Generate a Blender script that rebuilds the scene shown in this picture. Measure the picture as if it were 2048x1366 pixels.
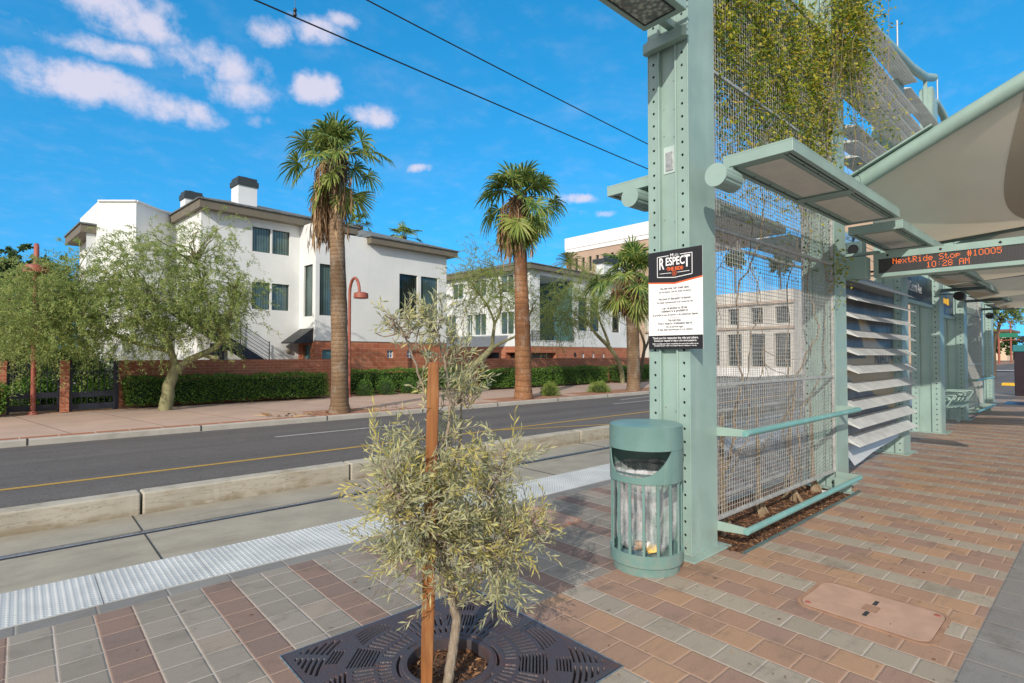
import bpy, math, random
import numpy as np
from mathutils import Vector
for o in list(bpy.data.objects): bpy.data.objects.remove(o)
S = bpy.context.scene
COL = S.collection
R = math.radians
# ------------------------------------------------------------------ camera
H = 1.55
cam = bpy.data.objects.new('camera', bpy.data.cameras.new('camera')); COL.objects.link(cam)
cam.location = (0, 0, H); cam.rotation_euler = (R(90 + 1.39), 0, R(48 - 90))
cam.data.sensor_width = 36; cam.data.lens = 1090 / 2048 * 36
cam.data.clip_start = .05; cam.data.clip_end = 2000
S.camera = cam
# ------------------------------------------------------------------ sun, sky, exposure
SUN_AZ, SUN_EL = R(30), R(27)        # angle of the sun off the -X axis towards -Y, elevation
tosun = Vector((-math.cos(SUN_EL) * math.cos(SUN_AZ), -math.cos(SUN_EL) * math.sin(SUN_AZ), math.sin(SUN_EL)))
sun = bpy.data.objects.new('sun', bpy.data.lights.new('sun', 'SUN')); COL.objects.link(sun)
sun.data.energy = 2.9; sun.data.angle = R(.6); sun.data.color = (1, .91, .79)
sun.rotation_euler = tosun.to_track_quat('Z', 'Y').to_euler()
S.view_settings.view_transform = 'Standard'; S.view_settings.look = 'None'
S.view_settings.exposure = .45; S.view_settings.gamma = 1


class N:
    """socket wrapper so that node trees can be written as expressions"""
    nt = None
    def __init__(s, sock): s.s = sock
    @staticmethod
    def node(t, **kw):
        n = N.nt.nodes.new(t)
        for k, v in kw.items(): setattr(n, k, v)
        return n
    @staticmethod
    def put(inp, v):
        if isinstance(v, N): N.nt.links.new(v.s, inp)
        elif v is not None: inp.default_value = v
    @staticmethod
    def m(op, *a):
        n = N.node('ShaderNodeMath', operation=op)
        for i, x in enumerate(a): N.put(n.inputs[i], x)
        return N(n.outputs[0])
    def __add__(s, o): return N.m('ADD', s, o)
    __radd__ = __add__
    def __sub__(s, o): return N.m('SUBTRACT', s, o)
    def __rsub__(s, o): return N.m('SUBTRACT', o, s)
    def __mul__(s, o): return N.m('MULTIPLY', s, o)
    __rmul__ = __mul__
    def __truediv__(s, o): return N.m('DIVIDE', s, o)
    def floor(s): return N.m('FLOOR', s)
    def fract(s): return N.m('FRACT', s)
    def __gt__(s, o): return N.m('GREATER_THAN', s, o)
    def __lt__(s, o): return N.m('LESS_THAN', s, o)
    def mod(s, k): return s - (s / k).floor() * k
    def min(s, o): return N.m('MINIMUM', s, o)
    def max(s, o): return N.m('MAXIMUM', s, o)
    def clamp(s):
        n = N.node('ShaderNodeClamp'); N.put(n.inputs[0], s); return N(n.outputs[0])
    def ramp(s, a, b, lo=0., hi=1.):
        n = N.node('ShaderNodeMapRange'); n.interpolation_type = 'SMOOTHSTEP'
        for i, x in enumerate((s, a, b, lo, hi)): N.put(n.inputs[i], x)
        return N(n.outputs[0])


def rgba(c): return (c[0], c[1], c[2], 1.)
def mixc(f, a, b, mode='MIX'):
    n = N.node('ShaderNodeMix', data_type='RGBA', blend_type=mode)
    N.put(n.inputs[0], f)
    N.put(n.inputs[6], a if isinstance(a, N) else rgba(a)); N.put(n.inputs[7], b if isinstance(b, N) else rgba(b))
    return N(n.outputs[2])
def noise(vec, scale, detail=3., rough=.55, out=0, dist=0.):
    n = N.node('ShaderNodeTexNoise'); N.put(n.inputs['Vector'], vec)
    n.inputs['Scale'].default_value = scale; n.inputs['Detail'].default_value = detail; n.inputs['Roughness'].default_value = rough
    n.inputs['Distortion'].default_value = dist
    return N(n.outputs[out])
def vec(x, y, z=0.):
    n = N.node('ShaderNodeCombineXYZ')
    for i, q in enumerate((x, y, z)): N.put(n.inputs[i], q)
    return N(n.outputs[0])
def sep(v):
    n = N.node('ShaderNodeSeparateXYZ'); N.put(n.inputs[0], v); return [N(q) for q in n.outputs]
def white(v, out=0):
    n = N.node('ShaderNodeTexWhiteNoise'); N.put(n.inputs[0], v); return N(n.outputs[out])
def pos():
    n = N.node('ShaderNodeNewGeometry'); return N(n.outputs['Position'])
def objc():
    n = N.node('ShaderNodeTexCoord'); return N(n.outputs['Object'])
def island():
    n = N.node('ShaderNodeNewGeometry'); return N(n.outputs['Random Per Island'])
def bump(h, strength=.3, dist=.01):
    n = N.node('ShaderNodeBump'); n.inputs['Strength'].default_value = strength; n.inputs['Distance'].default_value = dist
    N.put(n.inputs['Height'], h); return N(n.outputs[0])
def start(name):
    m = bpy.data.materials.new(name); m.use_nodes = True; N.nt = m.node_tree
    return m, m.node_tree.nodes['Principled BSDF']
def fin(b, col=None, rough=None, nor=None, metal=None, spec=None, coat=None):
    for k, v in (('Base Color', col), ('Roughness', rough), ('Normal', nor), ('Metallic', metal), ('Specular IOR Level', spec), ('Coat Weight', coat)):
        if v is None: continue
        if k == 'Base Color' and not isinstance(v, N): v = rgba(v)
        N.put(b.inputs[k], v)


def sky():
    w = bpy.data.worlds.new('World'); S.world = w; w.use_nodes = True; N.nt = w.node_tree
    nt = w.node_tree; bg = nt.nodes['Background']; bg.inputs[1].default_value = SKY_STRENGTH
    s = N.node('ShaderNodeTexSky'); s.sky_type = 'NISHITA'; s.sun_disc = False
    s.sun_elevation = SUN_EL; s.sun_rotation = math.atan2(tosun.x, tosun.y)
    s.air_density = 1.0; s.dust_density = .25; s.ozone_density = 2.2; s.altitude = 300
    hs = N.node('ShaderNodeHueSaturation'); N.put(hs.inputs['Color'], N(s.outputs[0]))
    hs.inputs['Saturation'].default_value = 1.42; hs.inputs['Hue'].default_value = .486; hs.inputs['Value'].default_value = 1.38
    base = N(hs.outputs[0])
    tc = N.node('ShaderNodeTexCoord'); d = N(tc.outputs['Generated'])
    x, y, z = sep(d)
    # clear dry air: the band of haze at the horizon is lifted out of sight
    N.put(s.inputs[0], vec(x, y, z.max(0.) * .72 + .27))
    wob = noise(d, 10., 6., .66, 1); wr, wg, wb = sep(wob)
    az = N.m('ARCTAN2', y, x); el = N.m('ARCSINE', z)
    az2 = az + (wr - .5) * .075; el2 = el + (wg - .5) * .042
    tot = None
    for (a0, e0, sa, se, k) in CLOUDS:
        q = N.m('POWER', (az2 - a0) / sa, 2.) + N.m('POWER', (el2 - e0) / se, 2.)
        g = N.m('EXPONENT', q * -1.) * k
        tot = g if tot is None else tot.max(g)
    # the flat cloud deck seen in perspective
    deck = vec(x / (z + .12), y / (z + .12), 0.)
    fine = noise(d, 21., 7., .62)
    cl = (tot * (fine * 1.9 - .12)).ramp(.30, .98)
    haze = noise(deck, 1.6, 5., .6, dist=.6).ramp(.5, .85) * .14
    wis = noise(deck, 9., 5., .6).ramp(.45, .85) * .09 + .02
    f = (cl * .84).max(haze + wis)
    colr = mixc(f, base, (CLOUDC[0], CLOUDC[1], CLOUDC[2]))
    # neutral fill light added to the unseen sunward sky, behind the photographer
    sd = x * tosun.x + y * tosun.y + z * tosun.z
    fill_veil = (sd + (noise(deck, 1.1, 4.) - .5) * .35).ramp(.02, .62) * .85
    colr = mixc(fill_veil, colr, (5.6, 5.2, 4.7))
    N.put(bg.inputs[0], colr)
SKY_STRENGTH = .15
CLOUDC = (4.0, 3.75, 4.35)
CLOUDS = []
def ray(px, py):
    a, p = R(48), R(1.39)
    f = Vector((math.cos(a) * math.cos(p), math.sin(a) * math.cos(p), math.sin(p))); r = Vector((math.sin(a), -math.cos(a), 0)); u = r.cross(f)
    return f * 1090 + r * (px - 1024) + u * (683 - py)
def at(px, py, Y):
    """point on the vertical plane y = Y that the survey of the photograph gave"""
    d = ray(px, py); t = Y / d.y
    return Vector((d.x * t, Y, H + d.z * t))
for (cx, cy, sx, sy, k) in [(265, 38, 120, 38, 1.15), (330, 20, 70, 30, .7), (165, 165, 120, 38, 1.25), (235, 100, 150, 22, .95), (430, 130, 120, 45, 1.05), (470, 175, 110, 40, .9),
                            (340, 220, 110, 30, 1.0), (540, 65, 65, 25, .9), (640, 62, 75, 30, .95), (690, 45, 55, 18, .8), (635, 172, 52, 32, 1.25), (745, 232, 75, 28, 1.05), (520, 240, 70, 18, .6),
                            (840, 335, 35, 12, .8), (1150, 398, 70, 14, .9), (1200, 425, 60, 12, .7), (60, 45, 60, 20, .5), (1690, 480, 90, 40, .8), (1640, 330, 120, 60, .7)]:
    d = ray(cx, cy).normalized()
    CLOUDS.append((math.atan2(d.y, d.x), math.asin(d.z), sx / 1090 * .95, sy / 1090, k))
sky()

# ------------------------------------------------------------------ materials
def plain(name, col, rough=.6, metal=0., var=.12, scale=6., bs=0., bscale=60., spec=None, dirt=0., dirtc=(.12, .10, .08)):
    m, b = start(name); p = pos()
    n1 = noise(p, scale, 4.)
    c = mixc(n1.ramp(.3, .7), [q * (1 - var) for q in col], [min(1, q * (1 + var)) for q in col])
    if dirt:
        c = mixc(noise(p, scale * .45, 6., .7).ramp(.52, .78) * dirt, c, dirtc)
    nor = bump(noise(p, bscale, 4.), bs, .005) if bs else None
    fin(b, c, n1.ramp(.2, .8, rough - .07, rough + .07), nor, metal, spec)
    return m

def foliage(name, cols, rough=.55, trans=.3, spec=.3):
    m, b = start(name); r = island()
    n = len(cols); c = cols[0]; c = mixc(r.ramp(0, 1. / (n - 1)), cols[0], cols[1])
    for i in range(1, n - 1): c = mixc(r.ramp(i / (n - 1), (i + 1) / (n - 1)), c, cols[i + 1])
    fin(b, c, rough, spec=spec)
    t = N.node('ShaderNodeBsdfTranslucent'); N.put(t.inputs[0], c)
    mx = N.node('ShaderNodeMixShader'); mx.inputs[0].default_value = trans
    N.nt.links.new(b.outputs[0], mx.inputs[1]); N.nt.links.new(t.outputs[0], mx.inputs[2])
    out = [q for q in N.nt.nodes if q.type == 'OUTPUT_MATERIAL'][0]
    N.nt.links.new(mx.outputs[0], out.inputs[0])
    return m

def paver_mat():
    m, b = start('pavers'); p = pos(); x, y, z = sep(p)
    jit = noise(p, 30., 2.) * .006 - .003
    # stacked courses by the track
    u = (x + .03 + jit) / .188; iu = u.floor(); fu = u - iu
    off = white(vec(iu, 7.3)) * .25
    v = (y + jit) / .2 + off; iv = v.floor(); fv = v - iv
    eL = (fu.min(1. - fu) * .188).min(fv.min(1. - fv) * .2)
    redL = iu.mod(3.).__gt__(1.5)
    # running bond of the waiting area
    u2 = (x - 2.24 + jit) / .2; i2 = u2.floor(); f2 = u2 - i2
    v2 = (y + jit) / .205 + i2.mod(2.) * .5 + .07; j2 = v2.floor(); g2 = v2 - j2
    eR = (f2.min(1. - f2) * .2).min(g2.min(1. - g2) * .205)
    greyR = i2.mod(3.).__gt__(1.5)
    L = y.__gt__(2.45)
    def sel(a, c): return a * L + c * (1. - L)
    e = sel(eL, eR)
    rid = white(vec(sel(iu, i2 + 300.), sel(iv, j2)), 1); r1, r2, r3 = sep(rid)
    grey = sel(1. - redL, greyR)
    gcol = mixc(r1, mixc(L, (.27, .232, .182), (.20, .178, .15)), mixc(L, (.335, .292, .23), (.268, .24, .205)))
    gcol = mixc(r2.ramp(.75, .95) * .5, gcol, (.33, .26, .20))
    bcol = mixc(r1.ramp(.25, .75), (.365, .21, .12), (.31, .178, .116))
    bcol = mixc(r2.ramp(.55, .85), bcol, (.27, .162, .12))
    rcol = mixc(r1, (.215, .13, .10), (.165, .11, .095))
    warm = mixc(L, bcol, rcol)
    c = mixc(grey, warm, gcol)
    # dark courses: by the tactile strip and down the middle of the platform
    d1 = y.__gt__(4.1); uu = (x / .37); fx = uu.fract(); e1 = (fx.min(1. - fx) * .37).min(N.m('ABSOLUTE', y - 4.1))
    d2 = y.__lt__(.55); vv = (x / .3); fx2 = vv.fract(); yy = (y + .02) / .57; fy2 = yy.fract()
    e2 = (fx2.min(1. - fx2) * .3).min(fy2.min(1. - fy2) * .57)
    dk = d1.max(d2)
    c = mixc(dk, c, mixc(white(vec(uu.floor(), 3.)), (.15, .15, .15), (.20, .20, .195)))
    e = (e * (1. - dk) + e1 * d1 + e2 * d2)
    mort = e.ramp(.0018, .0050, 1., 0.)
    speck = noise(p, 220., 3., .7)
    c = mixc(speck.ramp(.38, .68) * .6, c, mixc(.55, c, (.48, .43, .37))); c = mixc(noise(p, 95., 3., .7).ramp(.52, .7) * .35, c, mixc(.6, c, (.08, .06, .05)))
    ch = noise(vec(x * 5., y * 22., 0.), 1., 5., .65).ramp(.5, .72) * .35; c = mixc(ch, c, mixc(.6, c, (.12, .10, .085)))
    dirt = noise(p, 3.2, 7., .68).ramp(.5, .76) * .55
    c = mixc(dirt, c, (.10, .085, .07))
    spots = noise(p, 14., 3., .5).ramp(.68, .76) * .6
    c = mixc(spots, c, (.07, .06, .05))
    mc = mixc(grey, (.44, .30, .22), (.46, .41, .36))
    mc = mixc(dirt * 1.2, mc, (.16, .12, .10))
    c = mixc(mort * (1. - dk * .6), c, mc)
    hgt = e.ramp(.0, .012) * 1. + noise(p, 160., 4., .7) * .18 + r3 * .35
    fin(b, c, .82, bump(hgt, .5, .006), spec=.25)
    return m

def brick_mat(name, c1, c2, mort, ang=0., bw=.40, bh=.2, off=(0, 0)):
    m, b = start(name); p = pos(); x, y, z = sep(p)
    ca, sa = math.cos(ang), math.sin(ang)
    u = (x * ca + y * sa) + (y * ca - x * sa)
    v = (z + off[1]) / bh; iv = v.floor(); fv = v - iv
    uu = (u + off[0]) / bw + iv.mod(2.) * .5; iu = uu.floor(); fu = uu - iu
    e = (fu.min(1. - fu) * bw).min(fv.min(1. - fv) * bh)
    r1, r2, r3 = sep(white(vec(iu, iv), 1))
    c = mixc(r1, c1, c2); c = mixc(noise(p, 25., 4.).ramp(.4, .75) * .35, c, [q * .6 for q in c1])
    c = mixc(noise(p, 1.3, 5.).ramp(.45, .75) * .25, c, (.35, .24, .18))
    mt = e.ramp(.004, .011, 1., 0.)
    c = mixc(mt * .75, c, mort)
    fin(b, c, .8, bump(e.ramp(0, .016) + noise(p, 90., 3.) * .2, .5, .008), spec=.25)
    return m

def asphalt_mat():
    m, b = start('asphalt'); p = pos(); x, y, z = sep(p)
    g = noise(p, 160., 3., .75); c = mixc(g.ramp(.3, .75), (.095, .087, .083), (.225, .207, .193))
    g2 = noise(p, 45., 4., .7); c = mixc(g2.ramp(.42, .62) * .5, c, (.06, .055, .054))
    st = noise(vec(x * .12, y * 1.6), 1., 5., .6)
    tr = noise(vec(x * .03, y * .9 + 3.), 1., 2.); c = mixc(tr.ramp(.45, .65) * .35, c, (.07, .062, .062))
    c = mixc(st.ramp(.35, .7) * .45, c, (.085, .077, .075))
    c = mixc(noise(p, .9, 6., .65).ramp(.55, .8) * .3, c, (.22, .195, .175))
    cr = N.m('ABSOLUTE', noise(vec(x * .5, y * .9), 1.1, 6., .7) - .5).ramp(0., .006, 1., 0.); c = mixc(cr * .55, c, (.035, .032, .03))
    fin(b, c, .85, bump(g + g2, .6, .005), spec=.3)
    return m

def concrete_mat(name, c1, c2, stain=(.16, .135, .10), rough=.8, streak=False, joints=None):
    m, b = start(name); p = pos(); x, y, z = sep(p)
    c = mixc(noise(p, 2.3, 6., .65).ramp(.3, .7), c1, c2)
    c = mixc(noise(p, 140., 2., .7).ramp(.4, .7) * .25, c, [q * .7 for q in c1])
    if streak: c = mixc(noise(vec(x * 1.8, y * 1.8, z * 7.), 1.2, 5., .6).ramp(.48, .72) * .55, c, stain)
    else: c = mixc(noise(vec(x * .35, y * 1.6, z), 1.4, 6., .65).ramp(.5, .75) * .5, c, stain)
    if streak:
        cr = N.m('ABSOLUTE', noise(vec(x * .8, y, z * 5.), 1.6, 5., .65) - .5).ramp(0., .012, 1., 0.); c = mixc(cr * .5, c, (.12, .095, .06)); c = mixc(z.ramp(-.33, -.22, 1., 0.) * noise(p, 6., 4.).ramp(.3, .6) * .6, c, (.20, .155, .09)); c = mixc(noise(vec(x * 9., y * 9., z * .7), 1., 4.).ramp(.55, .8) * .4, c, (.55, .52, .45))
    if joints:
        q = (x / joints).fract(); e = q.min(1. - q) * joints
        c = mixc(e.ramp(.008, .018, 1., 0.), c, (.05, .045, .04))
    fin(b, c, rough, bump(noise(p, 70., 5., .7), .25, .006), spec=.3)
    return m

def sidewalk_mat():
    m, b = start('sidewalk'); p = pos(); x, y, z = sep(p)
    c = mixc(noise(p, 1.1, 6.).ramp(.3, .7), (.50, .36, .285), (.43, .31, .245))
    c = mixc(noise(p, 130., 2.).ramp(.4, .7) * .25, c, (.24, .19, .16))
    q = ((x + y * .18) / 1.75).fract(); e = q.min(1. - q) * 1.75
    c = mixc(e.ramp(.006, .016, 1., 0.), c, (.15, .10, .085))
    ins = y.__lt__(14.92); q2 = (x / .61).fract(); e2 = (q2.min(1. - q2) * .61)
    rb = mixc(white(vec((x / .61).floor(), 2.)), (.36, .15, .085), (.31, .14, .085))
    c = mixc(ins, c, mixc(e2.ramp(.006, .014, 1., 0.), rb, (.5, .4, .33)))
    c = mixc(noise(p, .45, 5.).ramp(.5, .8) * .3, c, (.2, .15, .12))
    fin(b, c, .85, bump(noise(p, 60., 4.), .2, .005), spec=.25)
    return m

def bark_mat(name, c1, c2, ring=0., scale=14., stretch=.35, bs=.6):
    m, b = start(name); p = pos(); x, y, z = sep(p)
    q = vec(x, y, z * stretch)
    n = noise(q, scale, 5., .7)
    c = mixc(n.ramp(.32, .68), c1, c2)
    h = n
    if ring:
        w = noise(p, 2.5, 3.) * .9
        rr = (z * ring + w).fract(); h = h * .6 + rr.ramp(0, .75) * .8
        c = mixc(rr.ramp(0., .3, 1., 0.) * .7, c, [v * .42 for v in c1])
        c = mixc(noise(vec(x * .3, y * .3, z * .8), 1., 4.).ramp(.40, .62) * .75, c, [v * .55 for v in c1]); c = mixc(noise(vec(x, y, z * .5), 3., 5., .7).ramp(.48, .7) * .6, c, (.33, .29, .24)); c = mixc(noise(vec(x * 3., y * 3., z * 6.), 7., 4., .7).ramp(.6, .72) * .7, c, (.05, .035, .02))
    fin(b, c, .85, bump(h, bs, .03), spec=.2)
    return m

def glass_mat(name, a, bcol, pitch=.1, ang=0., vertical=True):
    m, b = start(name); p = pos(); x, y, z = sep(p)
    u = (x * math.cos(ang) + y * math.sin(ang)) + (y * math.cos(ang) - x * math.sin(ang))
    q = ((u if vertical else z) / pitch).fract()
    c = mixc(q.ramp(.1, .9), a, bcol); c = mixc((q.__lt__(.12)) * .8, c, [v * .3 for v in a])
    c = mixc(noise(p, .8, 3.).ramp(.4, .7) * .6, c, [v * .5 for v in a])
    fin(b, c, .05, spec=.55)
    return m

MT = {}
MT['pavers'] = paver_mat()
def mint(name, c1, wear=.0, rough=.42):
    m, b = start(name); p = pos(); x, y, z = sep(p)
    n1 = noise(p, 3., 5.)
    c = mixc(n1.ramp(.3, .7), [v * .9 for v in c1], [v * 1.06 for v in c1])
    c = mixc(noise(vec(x * 6., y * 6., z * .9), 1., 5., .6).ramp(.5, .8) * .28, c, (.42, .50, .46))
    c = mixc(noise(p, 38., 4., .6).ramp(.66, .74) * (.25 + wear), c, (.12, .13, .11))
    c = mixc(noise(p, 11., 5., .7).ramp(.58, .75) * wear, c, (.46, .58, .55))
    low = z.ramp(.0, .35, 1., 0.) * noise(p, 18., 4.).ramp(.35, .7)
    c = mixc(low * .35, c, (.30, .27, .22))
    fin(b, c, n1.ramp(.2, .8, rough - .08, rough + .1), bump(noise(p, 300., 2.), .05, .002), spec=.45)
    return m
MT['mint'] = mint('mint_paint', (.27, .385, .348), .09)
MT['mint_worn'] = mint('mint_paint_worn', (.16, .36, .345), .35, .36)
MT['mint_dark'] = plain('mint_dark', (.08, .13, .13), .5, var=.2)
MT['teal'] = mint('teal_paint', (.135, .245, .228), .05, .35)
MT['mesh'] = plain('galvanised', (.40, .405, .39), .5, .2, .18, 20.)
MT['bolt'] = plain('bolt_steel', (.45, .45, .43), .35, .8, .2, 30.)
MT['alu'] = plain('louvre_aluminium', (.60, .615, .61), .4, .15, .10, 5.)
MT['lens'] = plain('frosted_lens', (.70, .66, .60), .5, 0, .06, 8.)
MT['black'] = plain('black_plastic', (.015, .015, .017), .45, 0, .2, 10.)
MT['darkgap'] = plain('dark_gap', (.03, .035, .035), .7)
MT['soil'] = plain('mulch', (.085, .042, .022), .95, 0, .75, 55., .9, 70.)
MT['chips'] = foliage('mulch_chips', [(.055, .028, .016), (.13, .058, .028), (.20, .10, .05), (.30, .18, .10)], .9, 0.)
MT['tactile'] = plain('tactile_tile', (.47, .49, .49), .6, 0, .1, 3., .1, 80., dirt=.35, dirtc=(.36, .38, .40))
MT['asphalt'] = asphalt_mat()
MT['track'] = concrete_mat('track_slab', (.29, .265, .215), (.37, .34, .275), (.17, .13, .09), joints=None)
MT['kerb'] = concrete_mat('kerb_concrete', (.46, .43, .38), (.38, .355, .31))
MT['wallc'] = concrete_mat('low_wall_concrete', (.47, .435, .36), (.37, .34, .28), (.25, .195, .11), streak=True)
MT['walk'] = sidewalk_mat()
MT['rail'] = plain('rail_steel', (.42, .42, .44), .22, .95, .2, 30.)
MT['rubber'] = plain('rail_rubber', (.02, .022, .03), .6)
MT['ground'] = plain('dry_ground', (.27, .17, .11), .95, 0, .3, 2., .3, 30.)
MT['rock'] = plain('decomposed_granite', (.30, .15, .085), .95, 0, .35, 40., .5, 60.)
MT['yline'] = plain('yellow_paint', (.42, .26, .045), .7, 0, .15, 30., dirt=.7, dirtc=(.16, .11, .05))
MT['wline'] = plain('white_paint', (.42, .41, .39), .7, 0, .2, 30., dirt=.6)
MT['yel'] = plain('bright_yellow', (.75, .42, .02), .6)
BANG = R(4.46)
MT['brickw'] = brick_mat('brick_wall', (.36, .115, .06), (.45, .165, .09), (.46, .29, .21), 0., .305, .102)
MT['brickb'] = brick_mat('brick_base', (.36, .115, .06), (.43, .165, .09), (.48, .29, .21), BANG, .41, .205)
def stucco_mat():
    m, b = start('stucco'); p = pos(); x, y, z = sep(p)
    c = mixc(noise(p, .8, 6., .6).ramp(.3, .7), (.66, .69, .69), (.73, .75, .745))
    st = noise(vec(x * 2.6, y * 2.6, z * .22), 1., 5., .65).ramp(.52, .8); c = mixc(st * .30, c, (.50, .50, .46))
    c = mixc(noise(p, 26., 3., .7).ramp(.5, .75) * .12, c, (.45, .46, .45))
    fin(b, c, .88, bump(noise(p, 55., 4., .7), .45, .012), spec=.2); return m
MT['stucco'] = stucco_mat()
MT['fascia'] = plain('fascia_paint', (.155, .135, .10), .7, 0, .08, 3.)
MT['soffit'] = plain('soffit', (.24, .21, .16), .8)
MT['roof'] = plain('roof_shingle', (.13, .145, .145), .85, 0, .3, 7., .4, 30.)
MT['glass'] = glass_mat('blind_glass', (.055, .095, .095), (.12, .18, .17), .11, BANG)
MT['glassd'] = glass_mat('dark_glass', (.012, .018, .02), (.03, .04, .04), .14, BANG)
MT['frame'] = plain('window_frame', (.045, .06, .045), .5)
MT['framew'] = plain('white_frame', (.7, .72, .7), .5)
MT['iron'] = plain('black_iron', (.013, .016, .028), .45)
MT['rust'] = plain('rust_red_paint', (.30, .085, .055), .5, 0, .15, 9.)
MT['wood'] = None
def sail(name, c0, k):
    m, b = start(name); p = pos(); c = mixc(noise(p, 1.2, 5.).ramp(.3, .7), [v * .93 for v in c0], c0); c = mixc(noise(p, 160., 2.).ramp(.4, .7) * .15, c, [v * .7 for v in c0]); fin(b, c, .75)
    t = N.node('ShaderNodeBsdfTranslucent'); N.put(t.inputs[0], c); mx = N.node('ShaderNodeMixShader'); mx.inputs[0].default_value = k
    N.nt.links.new(b.outputs[0], mx.inputs[1]); N.nt.links.new(t.outputs[0], mx.inputs[2]); o = [q for q in N.nt.nodes if q.type == 'OUTPUT_MATERIAL'][0]; N.nt.links.new(mx.outputs[0], o.inputs[0]); return m
MT['fabric'] = sail('sail_fabric', (.80, .70, .53), .32)
MT['seam'] = sail('sail_seam', (.46, .40, .32), .1)
MT['wire'] = plain('wire', (.012, .012, .013), .5)
MT['signk'] = plain('sign_black', (.012, .011, .013), .35, var=.05)
MT['signw'] = plain('sign_white', (.80, .80, .80), .4, var=.01)
MT['signo'] = plain('sign_orange', (.72, .13, .035), .4, var=.02)
MT['cover'] = plain('polymer_lid', (.42, .27, .20), .8, 0, .1, 6., .3, 160., dirt=.3, dirtc=(.25, .19, .14))
MT['coverm'] = plain('lid_frame', (.30, .175, .115), .8, 0, .15, 9.)
def wood_mat():
    m, b = start('stake_wood'); p = pos(); x, y, z = sep(p)
    n = noise(vec(x * 40., y * 40., z * 2.2), 1., 5., .6, dist=.6)
    c = mixc(n.ramp(.3, .7), (.29, .115, .035), (.17, .065, .022))
    c = mixc(noise(vec(x * 9., y * 9., z * 3.), 1., 4.).ramp(.5, .75) * .7, c, (.40, .22, .10))
    fin(b, c, .6, bump(n, .4, .003), spec=.3); return m
MT['wood'] = wood_mat()
def iron_grate():
    m, b = start('cast_iron'); p = pos(); x, y, z = sep(p)
    c = mixc(noise(p, 5., 6., .7).ramp(.35, .65), (.098, .072, .078), (.085, .080, .090))
    c = mixc(noise(p, 3.1, 6., .75).ramp(.52, .7) * .8, c, (.17, .075, .055))
    c = mixc(noise(p, 60., 4., .7).ramp(.55, .75) * .4, c, (.14, .12, .12))
    fin(b, c, .55, bump(noise(p, 130., 4.), .35, .003), metal=.35); return m
MT['grate'] = iron_grate()
def bag_mat():
    m, b = start('clear_plastic_bag'); p = pos(); x, y, z = sep(p)
    n = noise(vec(x * 14., y * 14., z * 3.), 1., 4., .6, dist=1.)
    fin(b, (.78, .78, .80), .22, bump(n, .7, .03), spec=.7)
    b.inputs['Transmission Weight'].default_value = 0.
    t = N.node('ShaderNodeBsdfTransparent'); mx = N.node('ShaderNodeMixShader')
    f = n.ramp(.35, .75, .06, .42); N.put(mx.inputs[0], f)
    N.nt.links.new(t.outputs[0], mx.inputs[1]); N.nt.links.new(b.outputs[0], mx.inputs[2])
    out = [q for q in N.nt.nodes if q.type == 'OUTPUT_MATERIAL'][0]; N.nt.links.new(mx.outputs[0], out.inputs[0])
    return m
MT['bag'] = bag_mat()
def emit(name, col, k):
    m, b = start(name); fin(b, (.05, .02, .01), .5); b.inputs['Emission Color'].default_value = rgba(col); b.inputs['Emission Strength'].default_value = k; return m
MT['led'] = emit('amber_led', (1., .17, .02), 1.5)
def led_panel():
    m, b = start('led_panel'); p = pos(); x, y, z = sep(p)
    a = (y / .0105).fract() - .5; c = (z / .0105).fract() - .5
    d = (a * a + c * c).ramp(.02, .10, 1., 0.)
    fin(b, mixc(d, (.025, .025, .028), (.13, .125, .125)), .4); return m
MT['ledp'] = led_panel()
MT['bark_palm'] = bark_mat('palm_bark', (.21, .135, .08), (.33, .225, .14), 8.5, 26., .6, .8)
MT['bark_red'] = bark_mat('red_palm_bark', (.23, .105, .05), (.36, .19, .095), 4.5, 20., .4, .7)
MT['bark_pv'] = bark_mat('palo_verde_bark', (.17, .165, .085), (.27, .255, .14), 0, 9., .3, .3)
MT['bark_gr'] = bark_mat('sapling_bark', (.23, .18, .13), (.36, .30, .23), 0, 60., .25, .5)
MT['bark_dk'] = bark_mat('dark_bark', (.07, .055, .04), (.13, .10, .07), 0, 12., .3, .6)
MT['vinestem'] = bark_mat('vine_stem', (.20, .14, .085), (.32, .25, .165), 0, 40., .3, .4)
MT['twig'] = plain('twig', (.21, .165, .115), .8, 0, .25, 20.)
MT['olive'] = foliage('sapling_leaf', [(.33, .37, .21), (.45, .48, .30), (.55, .55, .31), (.64, .60, .24)], .6, .45)
MT['vine'] = foliage('vine_leaf', [(.055, .12, .018), (.14, .22, .028), (.30, .34, .035), (.48, .45, .045), (.46, .33, .05)], .5, .45)
MT['acacia'] = foliage('acacia_leaf', [(.17, .26, .08), (.26, .36, .11), (.36, .43, .135), (.47, .49, .17)], .6, .5)
MT['pvleaf'] = foliage('palo_verde_leaf', [(.17, .26, .055), (.27, .35, .08), (.38, .42, .12)], .6, .5)
MT['palm'] = foliage('palm_leaf', [(.055, .125, .035), (.11, .20, .05), (.22, .29, .065), (.36, .39, .10)], .45, .3)
MT['palmlow'] = foliage('palm_leaf_pale', [(.16, .24, .05), (.27, .34, .08), (.36, .39, .11)], .5, .3)
MT['palmdead'] = foliage('palm_leaf_dead', [(.11, .065, .03), (.22, .125, .06), (.34, .22, .12), (.42, .29, .17)], .8, .1)
MT['hedge'] = foliage('hedge_leaf', [(.045, .115, .02), (.105, .22, .035), (.20, .34, .06)], .45, .4)
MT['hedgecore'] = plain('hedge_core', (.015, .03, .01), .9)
MT['bushy'] = foliage('bright_shrub', [(.04, .11, .02), (.08, .18, .03), (.15, .25, .05)], .5, .3)
MT['grassy'] = foliage('grassy_shrub', [(.12, .2, .035), (.2, .28, .05), (.26, .3, .08)], .5, .3)
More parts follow.
